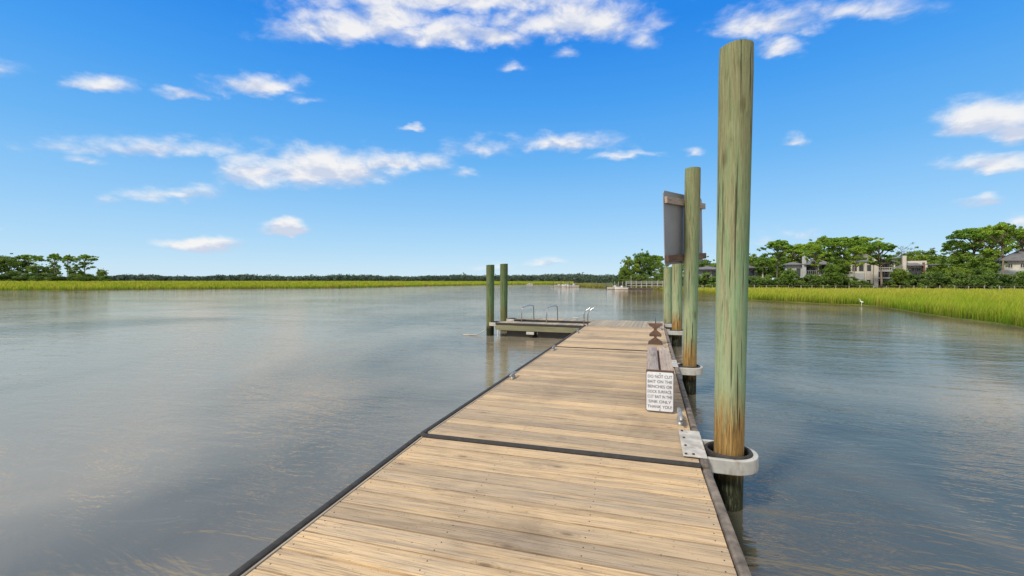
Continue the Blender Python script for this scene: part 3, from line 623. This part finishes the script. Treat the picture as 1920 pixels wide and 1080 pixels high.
b = MB(); b._add([(1.1, -.8, 5.9), (4.7, -.8, 5.05), (4.7, 7, 5.05), (1.1, 7, 5.9), (1.1, -.8, 5.72), (4.7, -.8, 4.87), (4.7, 7, 4.87), (1.1, 7, 5.72)], [(0, 1, 2, 3), (7, 6, 5, 4), (4, 5, 1, 0), (5, 6, 2, 1), (6, 7, 3, 2), (7, 4, 0, 3)]); b.build('roof', M['roof'], h)
hip(h, -4.3, .34, -.3, 7.2, 5.25, 6.0, 'roof', 'roof', 2)
# grey house (1480-1545)
h = hroot('grey_house', 1512, 88, R(-5), 'grey two storey house with hipped roof and upstairs balcony below the pines')
hbox(h, 'wall', 'lightgrey', -4.2, -.3, .2, 6.5, 0, 4.6)
hbox(h, 'chimney', 'lightgrey', -.9, -.1, -.4, .6, 0, 6.3); hbox(h, 'chimney', 'lightgrey', -.7, -.3, -.3, .4, 6.31, 7.1)
hbox(h, 'rear_wall', 'greywall', -.1, 4.0, 2.0, 6.5, 0, 4.6); hbox(h, 'porch_floor', 'lightgrey', -.09, 3.9, -.3, 1.99, 2.3, 2.55)
for x_ in (2.1, 3.7): hbox(h, 'porch_column', 'greywall', x_, x_+.2, -.25, -.02, 0, 4.5)
railing(h, -.05, 3.7, -.25, 2.56, 'greywall', .85)
for x_ in (.2, 1.5, 2.8): window(h, x_, x_+.9, 2.8, 4.2, 1.99)
window(h, -3.8, -3.0, 2.5, 3.9, .19); window(h, -2.0, -1.2, 2.3, 3.9, .19); window(h, -2.6, -1.4, .4, 1.6, .19)
hip(h, -.6, 4.6, -.8, 6.8, 4.75, 5.7, 'roof', 'roof', 1.6); hip(h, -4.6, -.62, -.4, 6.8, 4.78, 5.3, 'roof', 'roof', 1.6)
# leftmost house beside near piling, and roof between pilings
h = hroot('shingle_house', 1412, 92, R(8), 'partly hidden house with shallow grey roof just right of the nearest piling')
hbox(h, 'wall', 'greywall', -3, 2.2, 0, 6, 0, 4.1); hbox(h, 'porch_column', 'cream', 1.6, 1.9, -.9, -.6, 0, 4.1); window(h, -1.2, .2, 2.4, 3.7, -.003); window(h, .6, 1.4, 2.4, 3.7, -.003)
hip(h, -3.5, 3.0, -1.2, 6.4, 4.2, 5.2)
h = hroot('hidden_house', 1328, 96, R(-6), 'house showing only a low pale grey roof between the two tall pilings')
hbox(h, 'wall', 'greywall', -3, 2.2, 0, 6, 0, 3.9); window(h, -1.2, .2, 2.2, 3.4, -.003); window(h, .8, 1.7, 2.2, 3.4, -.003); hip(h, -3.6, 2.8, -.9, 6.6, 4.0, 4.8)
# low white house (1690-1755)
h = hroot('white_house', 1722, 84, R(3), 'low white house with square chimney and tall glass wall under a domed tree')
hbox(h, 'wall', 'cream', -3.0, 3.2, .3, 6, 0, 4.3)
hbox(h, 'chimney', 'cream', -3.0, -2.3, -.3, .29, 0, 6.3); hbox(h, 'wall_fin', 'cream', 1.05, 1.45, -.35, .29, 0, 4.4)
hbox(h, 'chimney', 'brick', .7, 1.04, -.2, .29, 2.2, 4.9); hbox(h, 'upper_wall', 'cream', -1.5, 1.9, 1.6, 5, 4.31, 5.3)
for x_ in (-1.7, -.9, -.1): window(h, x_, x_+.76, 1.6, 3.9, .29)
window(h, 1.7, 2.3, 2.2, 3.9, .29); window(h, 2.4, 3.1, 2.2, 3.9, .29)
hip(h, -2.2, .68, -.6, 6.4, 4.42, 5.2, 'roof', 'roof', .9); b = MB(); b.box(1.5, 5.2, -.7, 6.3, 4.32, 4.55); b.build('roof', M['roof'], h)
hbox(h, 'porch_column', 'cream', 4.9, 5.1, -.5, -.3, 0, 4.31)
# pale house at right edge
h = hroot('pale_yellow_house', 1906, 86, R(-4), 'pale yellow house with dark hipped roof and white porch at the right edge')
hbox(h, 'wall', 'cream', -2.4, 6, 1, 8, 0, 5.4); window(h, -1.4, -.5, 3.9, 4.9, .99, 'cream'); window(h, .7, 1.6, 3.9, 4.9, .99, 'cream'); window(h, -1.6, .2, .6, 2.4, .99)
hip(h, -3.0, 6.5, .3, 8.6, 5.5, 7.7); b = MB(); b._add([(-3.6, -1.6, 2.7), (6, -1.6, 2.7), (6, .99, 3.6), (-3.6, .99, 3.6), (-3.6, -1.6, 2.55), (6, -1.6, 2.55), (6, .99, 3.45), (-3.6, .99, 3.45)], [(0, 1, 2, 3), (7, 6, 5, 4), (4, 5, 1, 0), (5, 6, 2, 1), (6, 7, 3, 2), (7, 4, 0, 3)]); b.build('porch_roof', M['lightgrey'], h)
for x_ in (-3.4, -1.3, .9, 3.1): hbox(h, 'porch_column', 'cream', x_, x_+.22, -1.5, -1.28, 0, 2.54)
h = hroot('upper_house', 1858, 108, R(6), 'pale house mostly hidden behind the layered pine with only its upper wall showing')
hbox(h, 'wall', 'cream', -3, 4, 0, 7, 0, 7.0); window(h, .2, 1.2, 5, 6.4, -.003, 'cream'); window(h, 2, 3, 5, 6.4, -.003, 'cream'); hip(h, -3.5, 4.5, -.5, 7.5, 7.1, 8.4)
# ------------------------------------------------------------------ boardwalk and pier
def boardwalk():
    A = far(1296, 82, 0); B = far(2060, 63, 0); d = B-A; Ln = np.linalg.norm(d[:2]); rz = math.atan2(d[1], d[0])
    root = empty('boardwalk', A, rz, 'long low grey timber boardwalk with posts and rail behind the marsh grass', 'boardwalk')
    hb = lambda n, m, *a: hbox(root, n, m, *a)
    b = MB()
    for i in range(int(Ln/.15)): b.box(i*.15, i*.15+.142, -.75, .75, .66, .70, 0, i, 'y')
    b.build('decking', M['timber'], root)
    hb('stringer', 'timber', 0, Ln, -.74, -.68, .48, .655); hb('stringer', 'timber', 0, Ln, .68, .74, .48, .655)
    hb('handrail', 'timber', 0, Ln, -.80, -.66, 1.16, 1.22)
    n = int(Ln/1.75)
    first = None
    for i in range(n):
        if first is None: b = MB(); b.box(-.05, .05, -.875, -.775, -.8, 1.26); o = first = b.build('post', M['palew2'], root)
        else: o = first.copy(); C.objects.link(o)
        o.location = (i*1.75+.2+rnd.uniform(-.15, .15), 0, rnd.uniform(-.05, .06))
boardwalk()
def pier():
    A = far(1150, 106, 0); B = far(1252, 98, 0); d = B-A; Ln = np.linalg.norm(d[:2]); rz = math.atan2(d[1], d[0])
    root = empty('pier', A, rz, 'distant pale pier with picket railing in front of the wooded point', 'pier')
    hbox(root, 'decking', 'palew', 3.6, Ln, -.8, .8, .85, .98); hbox(root, 'float', 'dark', 3.2, Ln-1, -2.6, -.95, -.2, .30); hbox(root, 'float_deck', 'timber', 3.1, Ln-.9, -2.7, -.9, .301, .38)
    f = None
    for i in range(int((Ln-3.6)/1.25)+1):
        if f is None: b = MB(); b.box(-.08, .08, -.95, -.805, -.8, 2.05); o = f = b.build('post', M['palew'], root)
        else: o = f.copy(); C.objects.link(o)
        o.location = (3.7+i*1.25, 0, 0)
    for z_ in (1.35, 1.62, 1.9): hbox(root, 'rail', 'palew', 3.6, Ln, -.79, -.72, z_, z_+.09)
    hbox(root, 'gate_wall', 'palew', .4, 3.55, -.6, .6, .5, .62)
    for x_ in (.5, 1.5, 2.5, 3.4): hbox(root, 'post', 'palew', x_, x_+.12, -.5, -.38, -.8, 1.9)
    b = MB(); b.tube([(4.2, .9, 0), (4.2, .9, 3.1)], .05, 6); b.build('mast', M['palew'], root)
pier()
def make_boat():
    root = empty('motorboat')
    prof = [(-2.6, .95, .75), (-1.2, 1.05, .72), (.4, 1.0, .78), (1.7, .7, .92), (2.7, .08, 1.1)]
    vs = []
    for x_, hw, zt in prof: vs += [(x_, -hw, zt), (x_, -hw*.75, .1), (x_, 0, -.2), (x_, hw*.75, .1), (x_, hw, zt), (x_, hw*.8, zt-.02), (x_, hw*.7, .35), (x_, -hw*.7, .35), (x_, -hw*.8, zt-.02)]
    k = 9; fs = [(i*k+j, i*k+(j+1) % k, (i+1)*k+(j+1) % k, (i+1)*k+j) for i in range(4) for j in range(k)]
    fs += [(0, 1, 2, 3, 4, 5, 6, 7, 8), tuple(range(36, 45))[::-1]]
    b = MB(); b._add(vs, fs); b.build('hull', M['gel'], root)
    b = MB(); b.prism_y([(-.5, .35), (.5, .35), (.35, 1.15), (.1, 1.5), (-.4, 1.3)], -.4, .4); b.build('console', M['gel'], root)
    b = MB(); b.box(-1.2, .9, -.85, .85, 2.15, 2.22); b.build('canopy', M['canvas'], root)
    for sx in (-.9, .5):
        for sy in (-.6, .6): b = MB(); b.tube([(sx, sy, .7), (sx*.9, sy, 2.15)], .03, 5); b.build('canopy_pole', M['steel'], root)
    b = MB(); b.box(-3.1, -2.65, -.18, .18, .55, 1.15); b.box(-2.95, -2.8, -.08, .08, -.3, .55); b.build('outboard_motor', M['canvas'], root, .04)
    return root
bt = make_boat(); firstb = True
for (x, Z, rz, sc, lab) in [(1048, 150, .4, 1.0, 'small white motorboat left in the distant cluster by the low point'), (1062, 146, 2.6, 1.15, 'dark canopied motorboat in the middle of the distant cluster'), (1075, 143, 3.3, 1.2, 'white motorboat at the right of the distant cluster'), (1153, 104, .2, 1.0, 'motorboat tied at the left end of the distant pier'), (1166, 102, 2.9, .9, 'motorboat moored second along the distant pier'), (993, 235, .1, .9, 'tiny white boat alone far up the creek')]:
    if firstb: o = bt; firstb = False
    else:
        o = bt.copy(); C.objects.link(o)
        for ch in bt.children: c = ch.copy(); C.objects.link(c); c.parent = o
    o.location = far(x, Z, 0); o.rotation_euler = (0, 0, rz); o.scale = (sc*.7,)*3; tag(o, lab, 'boat', 'small boats in the distance')
p = far(1056, 141, 0); root = empty('floating_platform', p, YAW, 'low distant floating dock under the boat cluster', 'dock')
hbox(root, 'float_deck', 'palew', -4.2, 2.2, -.7, .7, .2, .34)
for i, x_ in enumerate((-3.2, -.7, 1.0, 2.0)): hbox(root, 'post', 'timber', x_, x_+.18, .71, .88, -.8, 2.2+.3*(i % 2))
# ------------------------------------------------------------------ egret
def egret():
    p = at(1615, 573.5, 0)
    root_z = 0.02
    sk = [(-.28, 0, .50), (-.12, 0, .56), (.08, 0, .62), (.17, 0, .72), (.12, 0, .82), (.15, 0, .92), (.22, 0, .97), (.40, 0, .95), (-.02, .05, .42), (-.02, .05, .22), (0, .05, 0), (-.02, -.05, .42), (-.02, -.05, .22), (.03, -.05, 0)]
    rr = [.02, .085, .075, .035, .022, .022, .03, .006, .03, .012, .012, .03, .012, .012]
    ed = [(1, 0), (1, 2), (2, 3), (3, 4), (4, 5), (5, 6), (6, 7), (1, 8), (8, 9), (9, 10), (1, 11), (11, 12), (12, 13)]
    me = bpy.data.meshes.new('egret'); me.from_pydata(sk, ed, []); o = bpy.data.objects.new('egret', me); C.objects.link(o)
    m = o.modifiers.new('skin', 'SKIN'); m.use_smooth_shade = True
    for i, v in enumerate(me.skin_vertices[0].data): v.radius = (rr[i], rr[i]); v.use_root = (i == 1)
    s = o.modifiers.new('sub', 'SUBSURF'); s.levels = 1; s.render_levels = 2
    me.materials.append(M['feather']); o.location = (p[0], p[1], root_z); o.rotation_euler = (0, 0, YAW+2.6); o.scale = (.55,)*3
    tag(o, 'white egret standing in the water at the marsh grass edge', 'bird')
egret()
# ------------------------------------------------------------------ dock
XL, XR, ZD = -2.08, .385, .5
def cleat(parent, x, y, along='y', s=1.0, z=ZD):
    b = MB()
    q = [(0, -.13*s, z+.055*s), (0, -.07*s, z+.062*s), (0, .07*s, z+.062*s), (0, .13*s, z+.055*s)]
    f = (lambda p: (x+p[0], y+p[1], p[2])) if along == 'y' else (lambda p: (x+p[1], y+p[0], p[2]))
    b.tube([f(p) for p in q], [.008*s, .014*s, .014*s, .008*s], 8)
    for k in (-.035*s, .035*s): b.tube([f((0, k, z)), f((0, k, z+.06*s))], .012*s, 8)
    b.tube([f((0, -.055*s, z+.006)), f((0, .055*s, z+.006))], .018*s, 8)
    return b.build('cleat', M['galv'], parent)
def decking(parent, x0, x1, y0, y1, bw, z=ZD, axis='x', seed=1, m='deck', slant=0):
    r = random.Random(seed); b = MB()
    if axis == 'x':
        n = round((y1-y0)/bw); bw = (y1-y0)/n
        for i in range(n):
            j = r.uniform(-.0015, .0015); g = r.uniform(.0025, .0055)
            b.box(x0+r.uniform(0, .004), x1-r.uniform(0, .004), y0+i*bw+g, y0+(i+1)*bw-g, z-.038, z+j, 0, i+seed*50, 'x', .003)
            if i == 0 and slant:
                for q in range(-8, 0):
                    v = b.v[q]
                    if v[1] < y0+bw*.5: b.v[q] = (v[0], v[1]+(slant if v[0] > 0 else -slant), v[2])
            for sx in (x0+.05, x0+(x1-x0)*.35, x0+(x1-x0)*.68, x1-.05):
                for sy in (.28, .72):
                    if r.random() < .92:
                        xx, yy = sx+r.uniform(-.012, .012), y0+(i+sy)*bw
                        b.prism([(xx+math.cos(a)*.0045, yy+math.sin(a)*.0045) for a in np.linspace(0, 2*math.pi, 7)[:-1]], z-.004, z+j+.0012, 1)
    else:
        n = round((x1-x0)/bw); bw = (x1-x0)/n
        for i in range(n):
            j = r.uniform(-.0015, .0015); g = r.uniform(.003, .006)
            b.box(x0+i*bw+g, x0+(i+1)*bw-g, y0, y1, z-.038, z+j, 0, i+seed*50, 'y')
    return b.build('decking', [M[m], M['bolt']], parent)
def rub(parent, x0, x1, y0, y1, name='rub_rail', m='rail', z0=ZD-.115, z1=ZD+.012, bev=.018):
    b = MB(); b.box(x0, x1, y0, y1, z0, z1, 0, 0, 'y'); return b.build(name, M[m], parent, bev)
def fascia(parent, x0, x1, y0, y1, m='fascia', z0=ZD-.26, z1=ZD-.045, axis='y'):
    b = MB(); b.box(x0, x1, y0, y1, z0, z1, 0, 3, axis); return b.build('side_board', M[m], parent, .004)
def float_tubs(parent, x0, x1, y0, y1, n):
    for i in range(n):
        a = y0+(y1-y0)*i/n+.08; c = y0+(y1-y0)*(i+1)/n-.08
        b = MB(); b.box(x0, x1, a, c, -.18, ZD-.10); b.build('float', M['float'], parent, .05)
def guide(parent, px, py, r_in, deck_edge, z=.42, plate=True, flip=1, axis='x', h=.125):
    # white steel hoop round a piling, D shaped, with rubber liner; axis = the side the dock is on
    def loop(ro, ext):      # ring outline from the dock edge round the pile and back, in local u (away from dock), v
        pts = [(-ext, -ro)]
        for a in np.linspace(-math.pi/2, math.pi/2, 25): pts.append((math.cos(a)*ro, math.sin(a)*ro))
        pts.append((-ext, ro)); return pts
    ext = abs(px-deck_edge) if axis == 'x' else abs(py-deck_edge)
    ro, ri = r_in+.072, r_in+.03
    O, I = loop(ro, ext), loop(ri, ext); n = len(O)
    def tr(u, v): return (px+u*flip, py+v) if axis == 'x' else (px+v, py+u*flip)
    vs = [(*tr(*p), z-h/2) for p in O]+[(*tr(*p), z+h/2) for p in O]+[(*tr(*p), z-h/2) for p in I]+[(*tr(*p), z+h/2) for p in I]
    fs = []
    for i in range(n-1):
        fs += [(i, i+1, n+i+1, n+i), (2*n+i, 3*n+i, 3*n+i+1, 2*n+i+1), (n+i, n+i+1, 3*n+i+1, 3*n+i), (i, 2*n+i, 2*n+i+1, i+1)]
    fs += [(0, n, 3*n, 2*n), (n-1, 3*n-1, 4*n-1, 2*n-1)]
    b = MB(); b._add(vs, fs); g = b.build('pile_guide', M['white'], parent, .008)
    b = MB(); k = 40; vs = []
    for rr, zz in ((r_in+.028, z-h/2+.01), (r_in+.028, z+h/2+.010), (r_in+.018, z+h/2+.018), (r_in+.004, z+h/2+.014), (r_in, z+h/2), (r_in, z-h/2+.01)):
        vs += [(px+math.cos(a)*rr, py+math.sin(a)*rr, zz) for a in np.linspace(0, 2*math.pi, k+1)[:-1]]
    fs = [(i*k+j, i*k+(j+1) % k, ((i+1) % 6)*k+(j+1) % k, ((i+1) % 6)*k+j) for i in range(6) for j in range(k)]
    b._add(vs, fs, smooth=True); b.build('rubber_liner', M['rubber'], g)
    if plate:
        b = MB(); x0, x1 = deck_edge-.12, deck_edge+.07
        b.box(x0, x1, py-.33, py+.33, ZD+.014, ZD+.024); pl = b.build('mounting_plate', M['mastic'], g, .003)
        b = MB()
        for (bx_, by_) in ((x0+.025, py-.30), (x0+.085, py-.29), (x0+.035, py-.10), (x0+.035, py+.10), (x0+.03, py+.29)):
            b.prism([(bx_+math.cos(a)*.011, by_+math.sin(a)*.011) for a in np.linspace(0, 2*math.pi, 7)[:-1]], ZD+.024, ZD+.033)
        b.build('bolt', M['bolt'], pl)
    return g
# nearest section, slightly tipped and swung about its hinge
A = empty('dock_section', (-.86, 3.70, 0), 0, 'nearest floating dock section with wide weathered boards in the foreground', 'dock', 'floating dock sections', rot=(R(1.05), 0, R(2.1)))
ox, oy = .86, -3.70
decking(A, XL+ox, XR+ox, -6.4, -.035, .171, seed=1)
rub(A, XR+ox+.008, XR+ox+.072, -6.4, -.05); rub(A, XL+ox-.075, XL+ox-.022, -6.4, .02, z1=ZD+.018, m='rubber')
rub(A, XL+ox-.02, XL+ox-.004, -6.4, -.03, name='trim_strip', m='deckgrey', z1=ZD+.004, bev=.003)
fascia(A, XR+ox+.01, XR+ox+.055, -6.38, -.03, z1=ZD-.12); fascia(A, XL+ox-.05, XL+ox-.012, -6.38, -.03, z1=ZD-.12)
float_tubs(A, XL+ox+.1, XR+ox-.1, -6.3, -.1, 3)
B = empty('dock_section', (-.86, 3.72, 0), 0, 'second floating dock section carrying the bench and the bait sign', 'dock', 'floating dock sections')
decking(B, XL+ox, XR+ox, .008, 5.80, .171, seed=2, slant=.045)
b = MB(); b.box(XL+ox-.06, XR+ox+.01, -.03, .03, ZD-.05, ZD+.022, 0, 0); b.build('joint_strip', M['rubber'], A, .018)
g_py = 4.20
rub(B, XR+ox+.008, XR+ox+.072, .03, g_py-.335+oy); rub(B, XR+ox+.008, XR+ox+.072, g_py+.335+oy, 5.80, m='rail')
rub(B, XL+ox-.075, XL+ox-.022, -.045, 5.80, m='rubber', z1=ZD+.018); rub(B, XL+ox-.02, XL+ox-.004, .02, 5.80, name='trim_strip', m='deckgrey', z1=ZD+.004, bev=.003)
fascia(B, XR+ox+.01, XR+ox+.055, .03, 5.79, z1=ZD-.12); fascia(B, XL+ox-.05, XL+ox-.012, .03, 5.79, z1=ZD-.12)
float_tubs(B, XL+ox+.1, XR+ox-.1, .1, 5.7, 3)
D = empty('dock_section', (-.86, 9.56, 0), 0, 'third floating dock section with the hourglass stand near the far end', 'dock', 'floating dock sections')
decking(D, XL+ox, XR+ox, .02, 4.90, .171, seed=3)
b = MB(); b.box(XL+ox-.02, XR+ox+.02, -.03, .018, ZD-.05, ZD+.014, 0, 0); b.build('joint_strip', M['rubber'], D, .012)
rub(D, XR+ox+.008, XR+ox+.072, 0, 4.9); rub(D, XL+ox-.075, XL+ox-.004, 0, 4.9, m='rubber', z1=ZD+.018)
fascia(D, XR+ox+.01, XR+ox+.055, 0, 4.9, z1=ZD-.12); fascia(D, XL+ox-.05, XL+ox-.012, 0, 4.9, z1=ZD-.12)
float_tubs(D, XL+ox+.1, XR+ox-.1, .1, 4.8, 3)
def local(o, x, y): return x-o.location[0], y-o.location[1]
guide(B, *local(B, .66, 4.20), .165, XR+ox, z=.425)
guide(B, *local(B, .65, 8.19), .155, XR+ox, z=.425)
guide(D, *local(D, .76, 14.05), .185, XR+ox, z=.425, plate=False)
for (o, x, y) in ((B, XL+.06, 6.25), (B, XL+.07, 9.1), (D, XL+.07, 12.3), (B, XR-.09, 4.82), (D, XR-.1, 13.9)):
    cleat(o, *local(o, x, y), s=1.2 if x < 0 else 1.7)
# T head: kayak launch with slot
T = empty('dock_section', (XR, 14.47, 0), R(-1.5), 'cross shaped end float with kayak launch slot and grab rails', 'dock', 'floating dock sections')
TW = 3.02
decking(T, XL-XR-.05, .02, .02, 2.25, .14, axis='y', seed=4, m='deckgrey')
x0 = -5.72; xj = XL-XR-.06
decking(T, x0, xj, -.10, .52, .14, axis='y', seed=5, m='deckgrey')
decking(T, x0+.15, xj, 1.45, 2.25, .14, axis='y', seed=6, m='deckgrey')
def hb(n, m, *a, bev=0): b = MB(); b.box(*a); return b.build(n, M[m], T, bev)
hb('rub_rail', 'rubber', x0-.02, xj-.02, -.155, -.103, ZD-.075, ZD-.004, bev=.012)
hb('side_board', 'fascia', x0, xj-.0, -.142, -.104, ZD-.27, ZD-.08, bev=.004)
hb('side_board', 'fascia', x0-.04, x0-.002, -.10, .52, ZD-.26, ZD-.045)
hb('side_board', 'rubber', x0, xj, .522, .55, ZD-.24, ZD-.03)
hb('side_board', 'rubber', x0+.15, xj, 1.405, 1.447, ZD-.24, ZD-.012)
hb('side_board', 'fascia', x0+.15, .02, 2.253, 2.29, ZD-.26, ZD-.03)
for a_, c_ in ((x0+.35, -4.35), (-4.2, -3.05), (-2.7, -1.5), (-1.3, -.1)):
    hb('float', 'float', a_, c_, .02, .5, -.2, ZD-.10, bev=.04); hb('float', 'float', a_, c_, 1.5, 2.2, -.2, ZD-.10, bev=.04)
hb('white_post', 'white', x0+.07, x0+.115, -.19, -.157, -.25, ZD-.24)
hb('step_box', 'white', -4.55, -4.27, -.20, -.144, ZD-.38, ZD-.285, bev=.01)
def rail_hoop(x):
    b = MB(); p = [(x, .42, ZD), (x+.01, .42, ZD+.48), (x+.03, .46, ZD+.53), (x+.06, .55, ZD+.56), (x+.08, .9, ZD+.57), (x+.1, 1.3, ZD+.57), (x+.12, 1.46, ZD+.55), (x+.13, 1.54, ZD+.50), (x+.14, 1.55, ZD)]
    b.tube(p, .021, 8); g = b.build('grab_rail', M['steel'], T)
rail_hoop(-4.93); rail_hoop(-3.98)
def handle(x, y):
    b = MB(); b.tube([(x, y, ZD-.08), (x, y, ZD+.36), (x+.03, y, ZD+.46), (x+.09, y+.02, ZD+.53), (x+.18, y+.05, ZD+.59), (x+.24, y+.06, ZD+.64)], .018, 8); b.build('grab_rail', M['steel'], T)
handle(-2.52, -.19); handle(-2.42, -.02)
guide(T, x0-.14, .0+.10, .155, x0, z=.43, plate=False, flip=-1)
guide(T, x0-.02, 1.68, .165, x0+.15, z=.43, plate=False, flip=-1)
guide(T, .19, 1.78, .165, .02, z=.43, plate=False)
cl = cleat(T, -3.2, 1.9, 'x', 1.2)
# mooring line drifting off the left guide
b = MB(); b.tube([(-5.75, 14.75, .30), (-5.9, 14.6, .12), (-6.1, 14.5, .03), (-6.35, 14.45, .015), (-6.6, 14.42, .015)], .02, 6)
tag(b.build('mooring_line', M['white']), 'short white line trailing on the water from the left piling hoop', 'rope')
# ------------------------------------------------------------------ pilings
def piling(x, y, zt, rb, rt, lean, label, cut=0.0, seed=0, name='piling', mm='pile'):
    r = random.Random(seed); n = 56; K = 26; vs = []; z0 = -2.2
    bumps = [(r.uniform(0, 6.28), r.choice((3, 5, 8, 13, 21)), r.uniform(.002, .007)) for _ in range(6)]
    for k in range(K+1):
        q = k/K; z = z0+(zt-z0)*q; rad = rb+(rt-rb)*max(0, (z-.3)/(zt-.3))
        for j in range(n):
            a = 2*math.pi*j/n; rr = rad*(1+sum(am*3*math.sin(f*a+ph+z*.25*(i_ % 3)) for i_, (ph, f, am) in enumerate(bumps))*.6)
            zz = z
            if k == K: rr -= .004
            if k == K and cut: zz = z+cut*(math.cos(a-YAW)*.5-.5)+r.uniform(-.003, .003)
            lx = lean*max(0, z); vs.append((math.cos(a)*rr+lx*math.cos(YAW), math.sin(a)*rr+lx*math.sin(YAW), zz))
    fs = [(k*n+j, k*n+(j+1) % n, (k+1)*n+(j+1) % n, (k+1)*n+j) for k in range(K) for j in range(n)]
    b = MB(); b._add(vs, fs, smooth=True); b._add(vs[-n:], [tuple(range(n))])
    o = b.build(name, M[mm]); o.location = (x, y, 0)
    return tag(o, label, 'piling', 'timber pilings of the dock')
piling(.66, 4.20, 4.055, .120, .138, .011, 'nearest and tallest timber piling, green with an orange base, rising through a white hoop', .004, 1)
piling(.65, 8.19, 3.99, .115, .132, .010, 'second tall piling carrying the grey board, orange at its foot', 0, 2)
piling(.76, 14.05, 3.1, .145, .15, -.002, 'short pale green piling with orange foot at the right of the dock end', 0, 3)
piling(.57, 16.25, 2.50, .14, .145, -.004, 'farthest right piling, topped just below the grey board', 0, 4, mm='pile_pale')
piling(-5.64, 14.70, 2.60, .138, .152, .002, 'front left piling of the dock head, green and brown', .01, 5, mm='pile_old')
piling(-5.66, 16.28, 2.70, .140, .156, .004, 'rear left piling of the dock head, darker green', .01, 6, mm='pile_old')
# ------------------------------------------------------------------ grey board on second piling
pl_ = np.array([.185, 7.12])*1.055; pr_ = np.array([.90, 8.73])*1.055
pd = pr_-pl_; Lw = float(np.linalg.norm(pd)); ang = math.atan2(pd[1], pd[0]); ctr = (pl_+pr_)/2
Bd = empty('notice_board', (float(ctr[0]), float(ctr[1]), 2.945), 0, 'back of a large grey metal board fixed to the second tall piling', 'sign', rot=(0, R(-4.0), ang))
hw = Lw/2; b = MB()
q = [(-hw+.04, -.615), (hw-.04, -.615), (hw, -.575), (hw, .575), (hw-.04, .615), (-hw+.04, .615), (-hw, .575), (-hw, -.575)]
b.prism_y(q, -.006, .006); b.build('panel', M['alum'], Bd)
for z_ in (.46, -.51):
    b = MB(); b.box(-hw+.02, hw+.06, -.058, -.0065, z_-.055, z_+.055, 0, z_*10); b.build('batten', M['stand'] if z_ < 0 else M['bench'], Bd, .004)
# ------------------------------------------------------------------ bench with sign
Bn = empty('bench', (.10, 5.13, ZD), 0, 'low weathered two plank bench along the right side of the dock', 'bench')
for x0_, x1_, bd_ in ((-.148, -.012, 1), (.012, .150, 2)):
    b = MB(); b.box(x0_, x1_, .02, 1.84, .448, .487, 0, bd_, 'y'); b.build('seat_plank', M['bench'], Bn, .005)
b = MB(); b.box(-.15, .152, .0, .018, .425, .485, 0, 7); b.build('end_board', M['stand'], Bn, .003)
for y_ in (.10, 1.62):
    b = MB(); b.prism_y([(-.13, 0.002), (.13, .002), (.10, .09), (.045, .14), (.045, .30), (.13, .38), (.135, .446), (-.135, .446), (-.13, .38), (-.045, .30), (-.045, .14), (-.10, .09)], y_, y_+.09); b.build('leg', M['stand'], Bn, .003)
b = MB(); b.box(-.02, .02, .195, 1.615, .12, .20, 0, 5, 'y'); b.build('stretcher', M['bench'], Bn)
Sg = empty('warning_sign', (.10, 5.105, ZD+.015), 0, 'white notice about cutting bait hung on the near end of the bench', 'sign')
def rrect(x0, x1, z0, z1, r_):
    p = []
    for cx, cz, a0 in ((x1-r_, z1-r_, 0), (x0+r_, z1-r_, 90), (x0+r_, z0+r_, 180), (x1-r_, z0+r_, 270)):
        for a in (0, 30, 60, 90): p.append((cx+r_*math.cos(R(a0+a)), cz+r_*math.sin(R(a0+a))))
    return p
b = MB(); b.prism_y(rrect(-.152, .148, 0, .458, .022), 0, .006); b.build('backing', M['dark'], Sg)
b = MB(); b.prism_y(rrect(-.146, .142, .008, .452, .018), -.003, -.0005); b.build('plate', M['signwhite'], Sg)
lines = ['DO NOT CUT', 'BAIT ON THE', 'BENCHES OR', 'DOCK SURFACE.', 'CUT BAIT IN THE', 'SINK ONLY', 'THANK YOU!']
deps = bpy.context.evaluated_depsgraph_get()
for i, tx in enumerate(lines):
    cu = bpy.data.curves.new('t', 'FONT'); cu.body = tx; cu.size = .047; cu.align_x = 'CENTER'; cu.extrude = .0004; cu.offset = .0003
    o = bpy.data.objects.new('t', cu); C.objects.link(o); bpy.context.view_layer.update()
    deps = bpy.context.evaluated_depsgraph_get(); me = bpy.data.meshes.new_from_object(o.evaluated_get(deps))
    bpy.data.objects.remove(o)
    wd = max(v.co.x for v in me.vertices)-min(v.co.x for v in me.vertices)
    l = bpy.data.objects.new('lettering', me); C.objects.link(l); me.materials.clear(); me.materials.append(M['ink'])
    l.parent = Sg; l.location = (-.002, -.0037, .385-i*.0572); l.rotation_euler = (R(90), 0, 0)
    if wd > .262: l.scale = (.262/wd, 1, 1)
for z_ in (.435, .022):
    b = MB(); b.tube([(0, -.003, z_), (0, -.009, z_)], .006, 8); b.build('bolt', M['bolt'], Sg)
# hourglass stand
St = empty('hourglass_stand', (.10, 10.72, ZD), 0, 'dark brown hourglass shaped wooden stand with a thin rod behind the bench', 'stand')
b = MB(); b.prism_y([(-.165, .002), (.165, .002), (.155, .05), (.06, .115), (.03, .13), (.03, .19), (-.03, .19), (-.03, .13), (-.06, .115), (-.155, .05)], -.12, .12); b.build('base', M['stand'], St, .004)
b = MB(); b.prism_y([(-.13, .191), (.13, .191), (.14, .225), (.09, .275), (.04, .31), (.03, .37), (-.03, .37), (-.04, .31), (-.09, .275), (-.14, .225)], -.11, .11); b.build('waist', M['stand'], St, .004)
b = MB(); b.prism_y([(-.03, .371), (.03, .371), (.15, .455), (.165, .49), (-.165, .49), (-.15, .455)], -.12, .12); b.build('top', M['stand'], St, .004)
b = MB(); b.tube([(0, 0, .49), (0, 0, .61)], .009, 6); b.build('rod', M['bolt'], St)
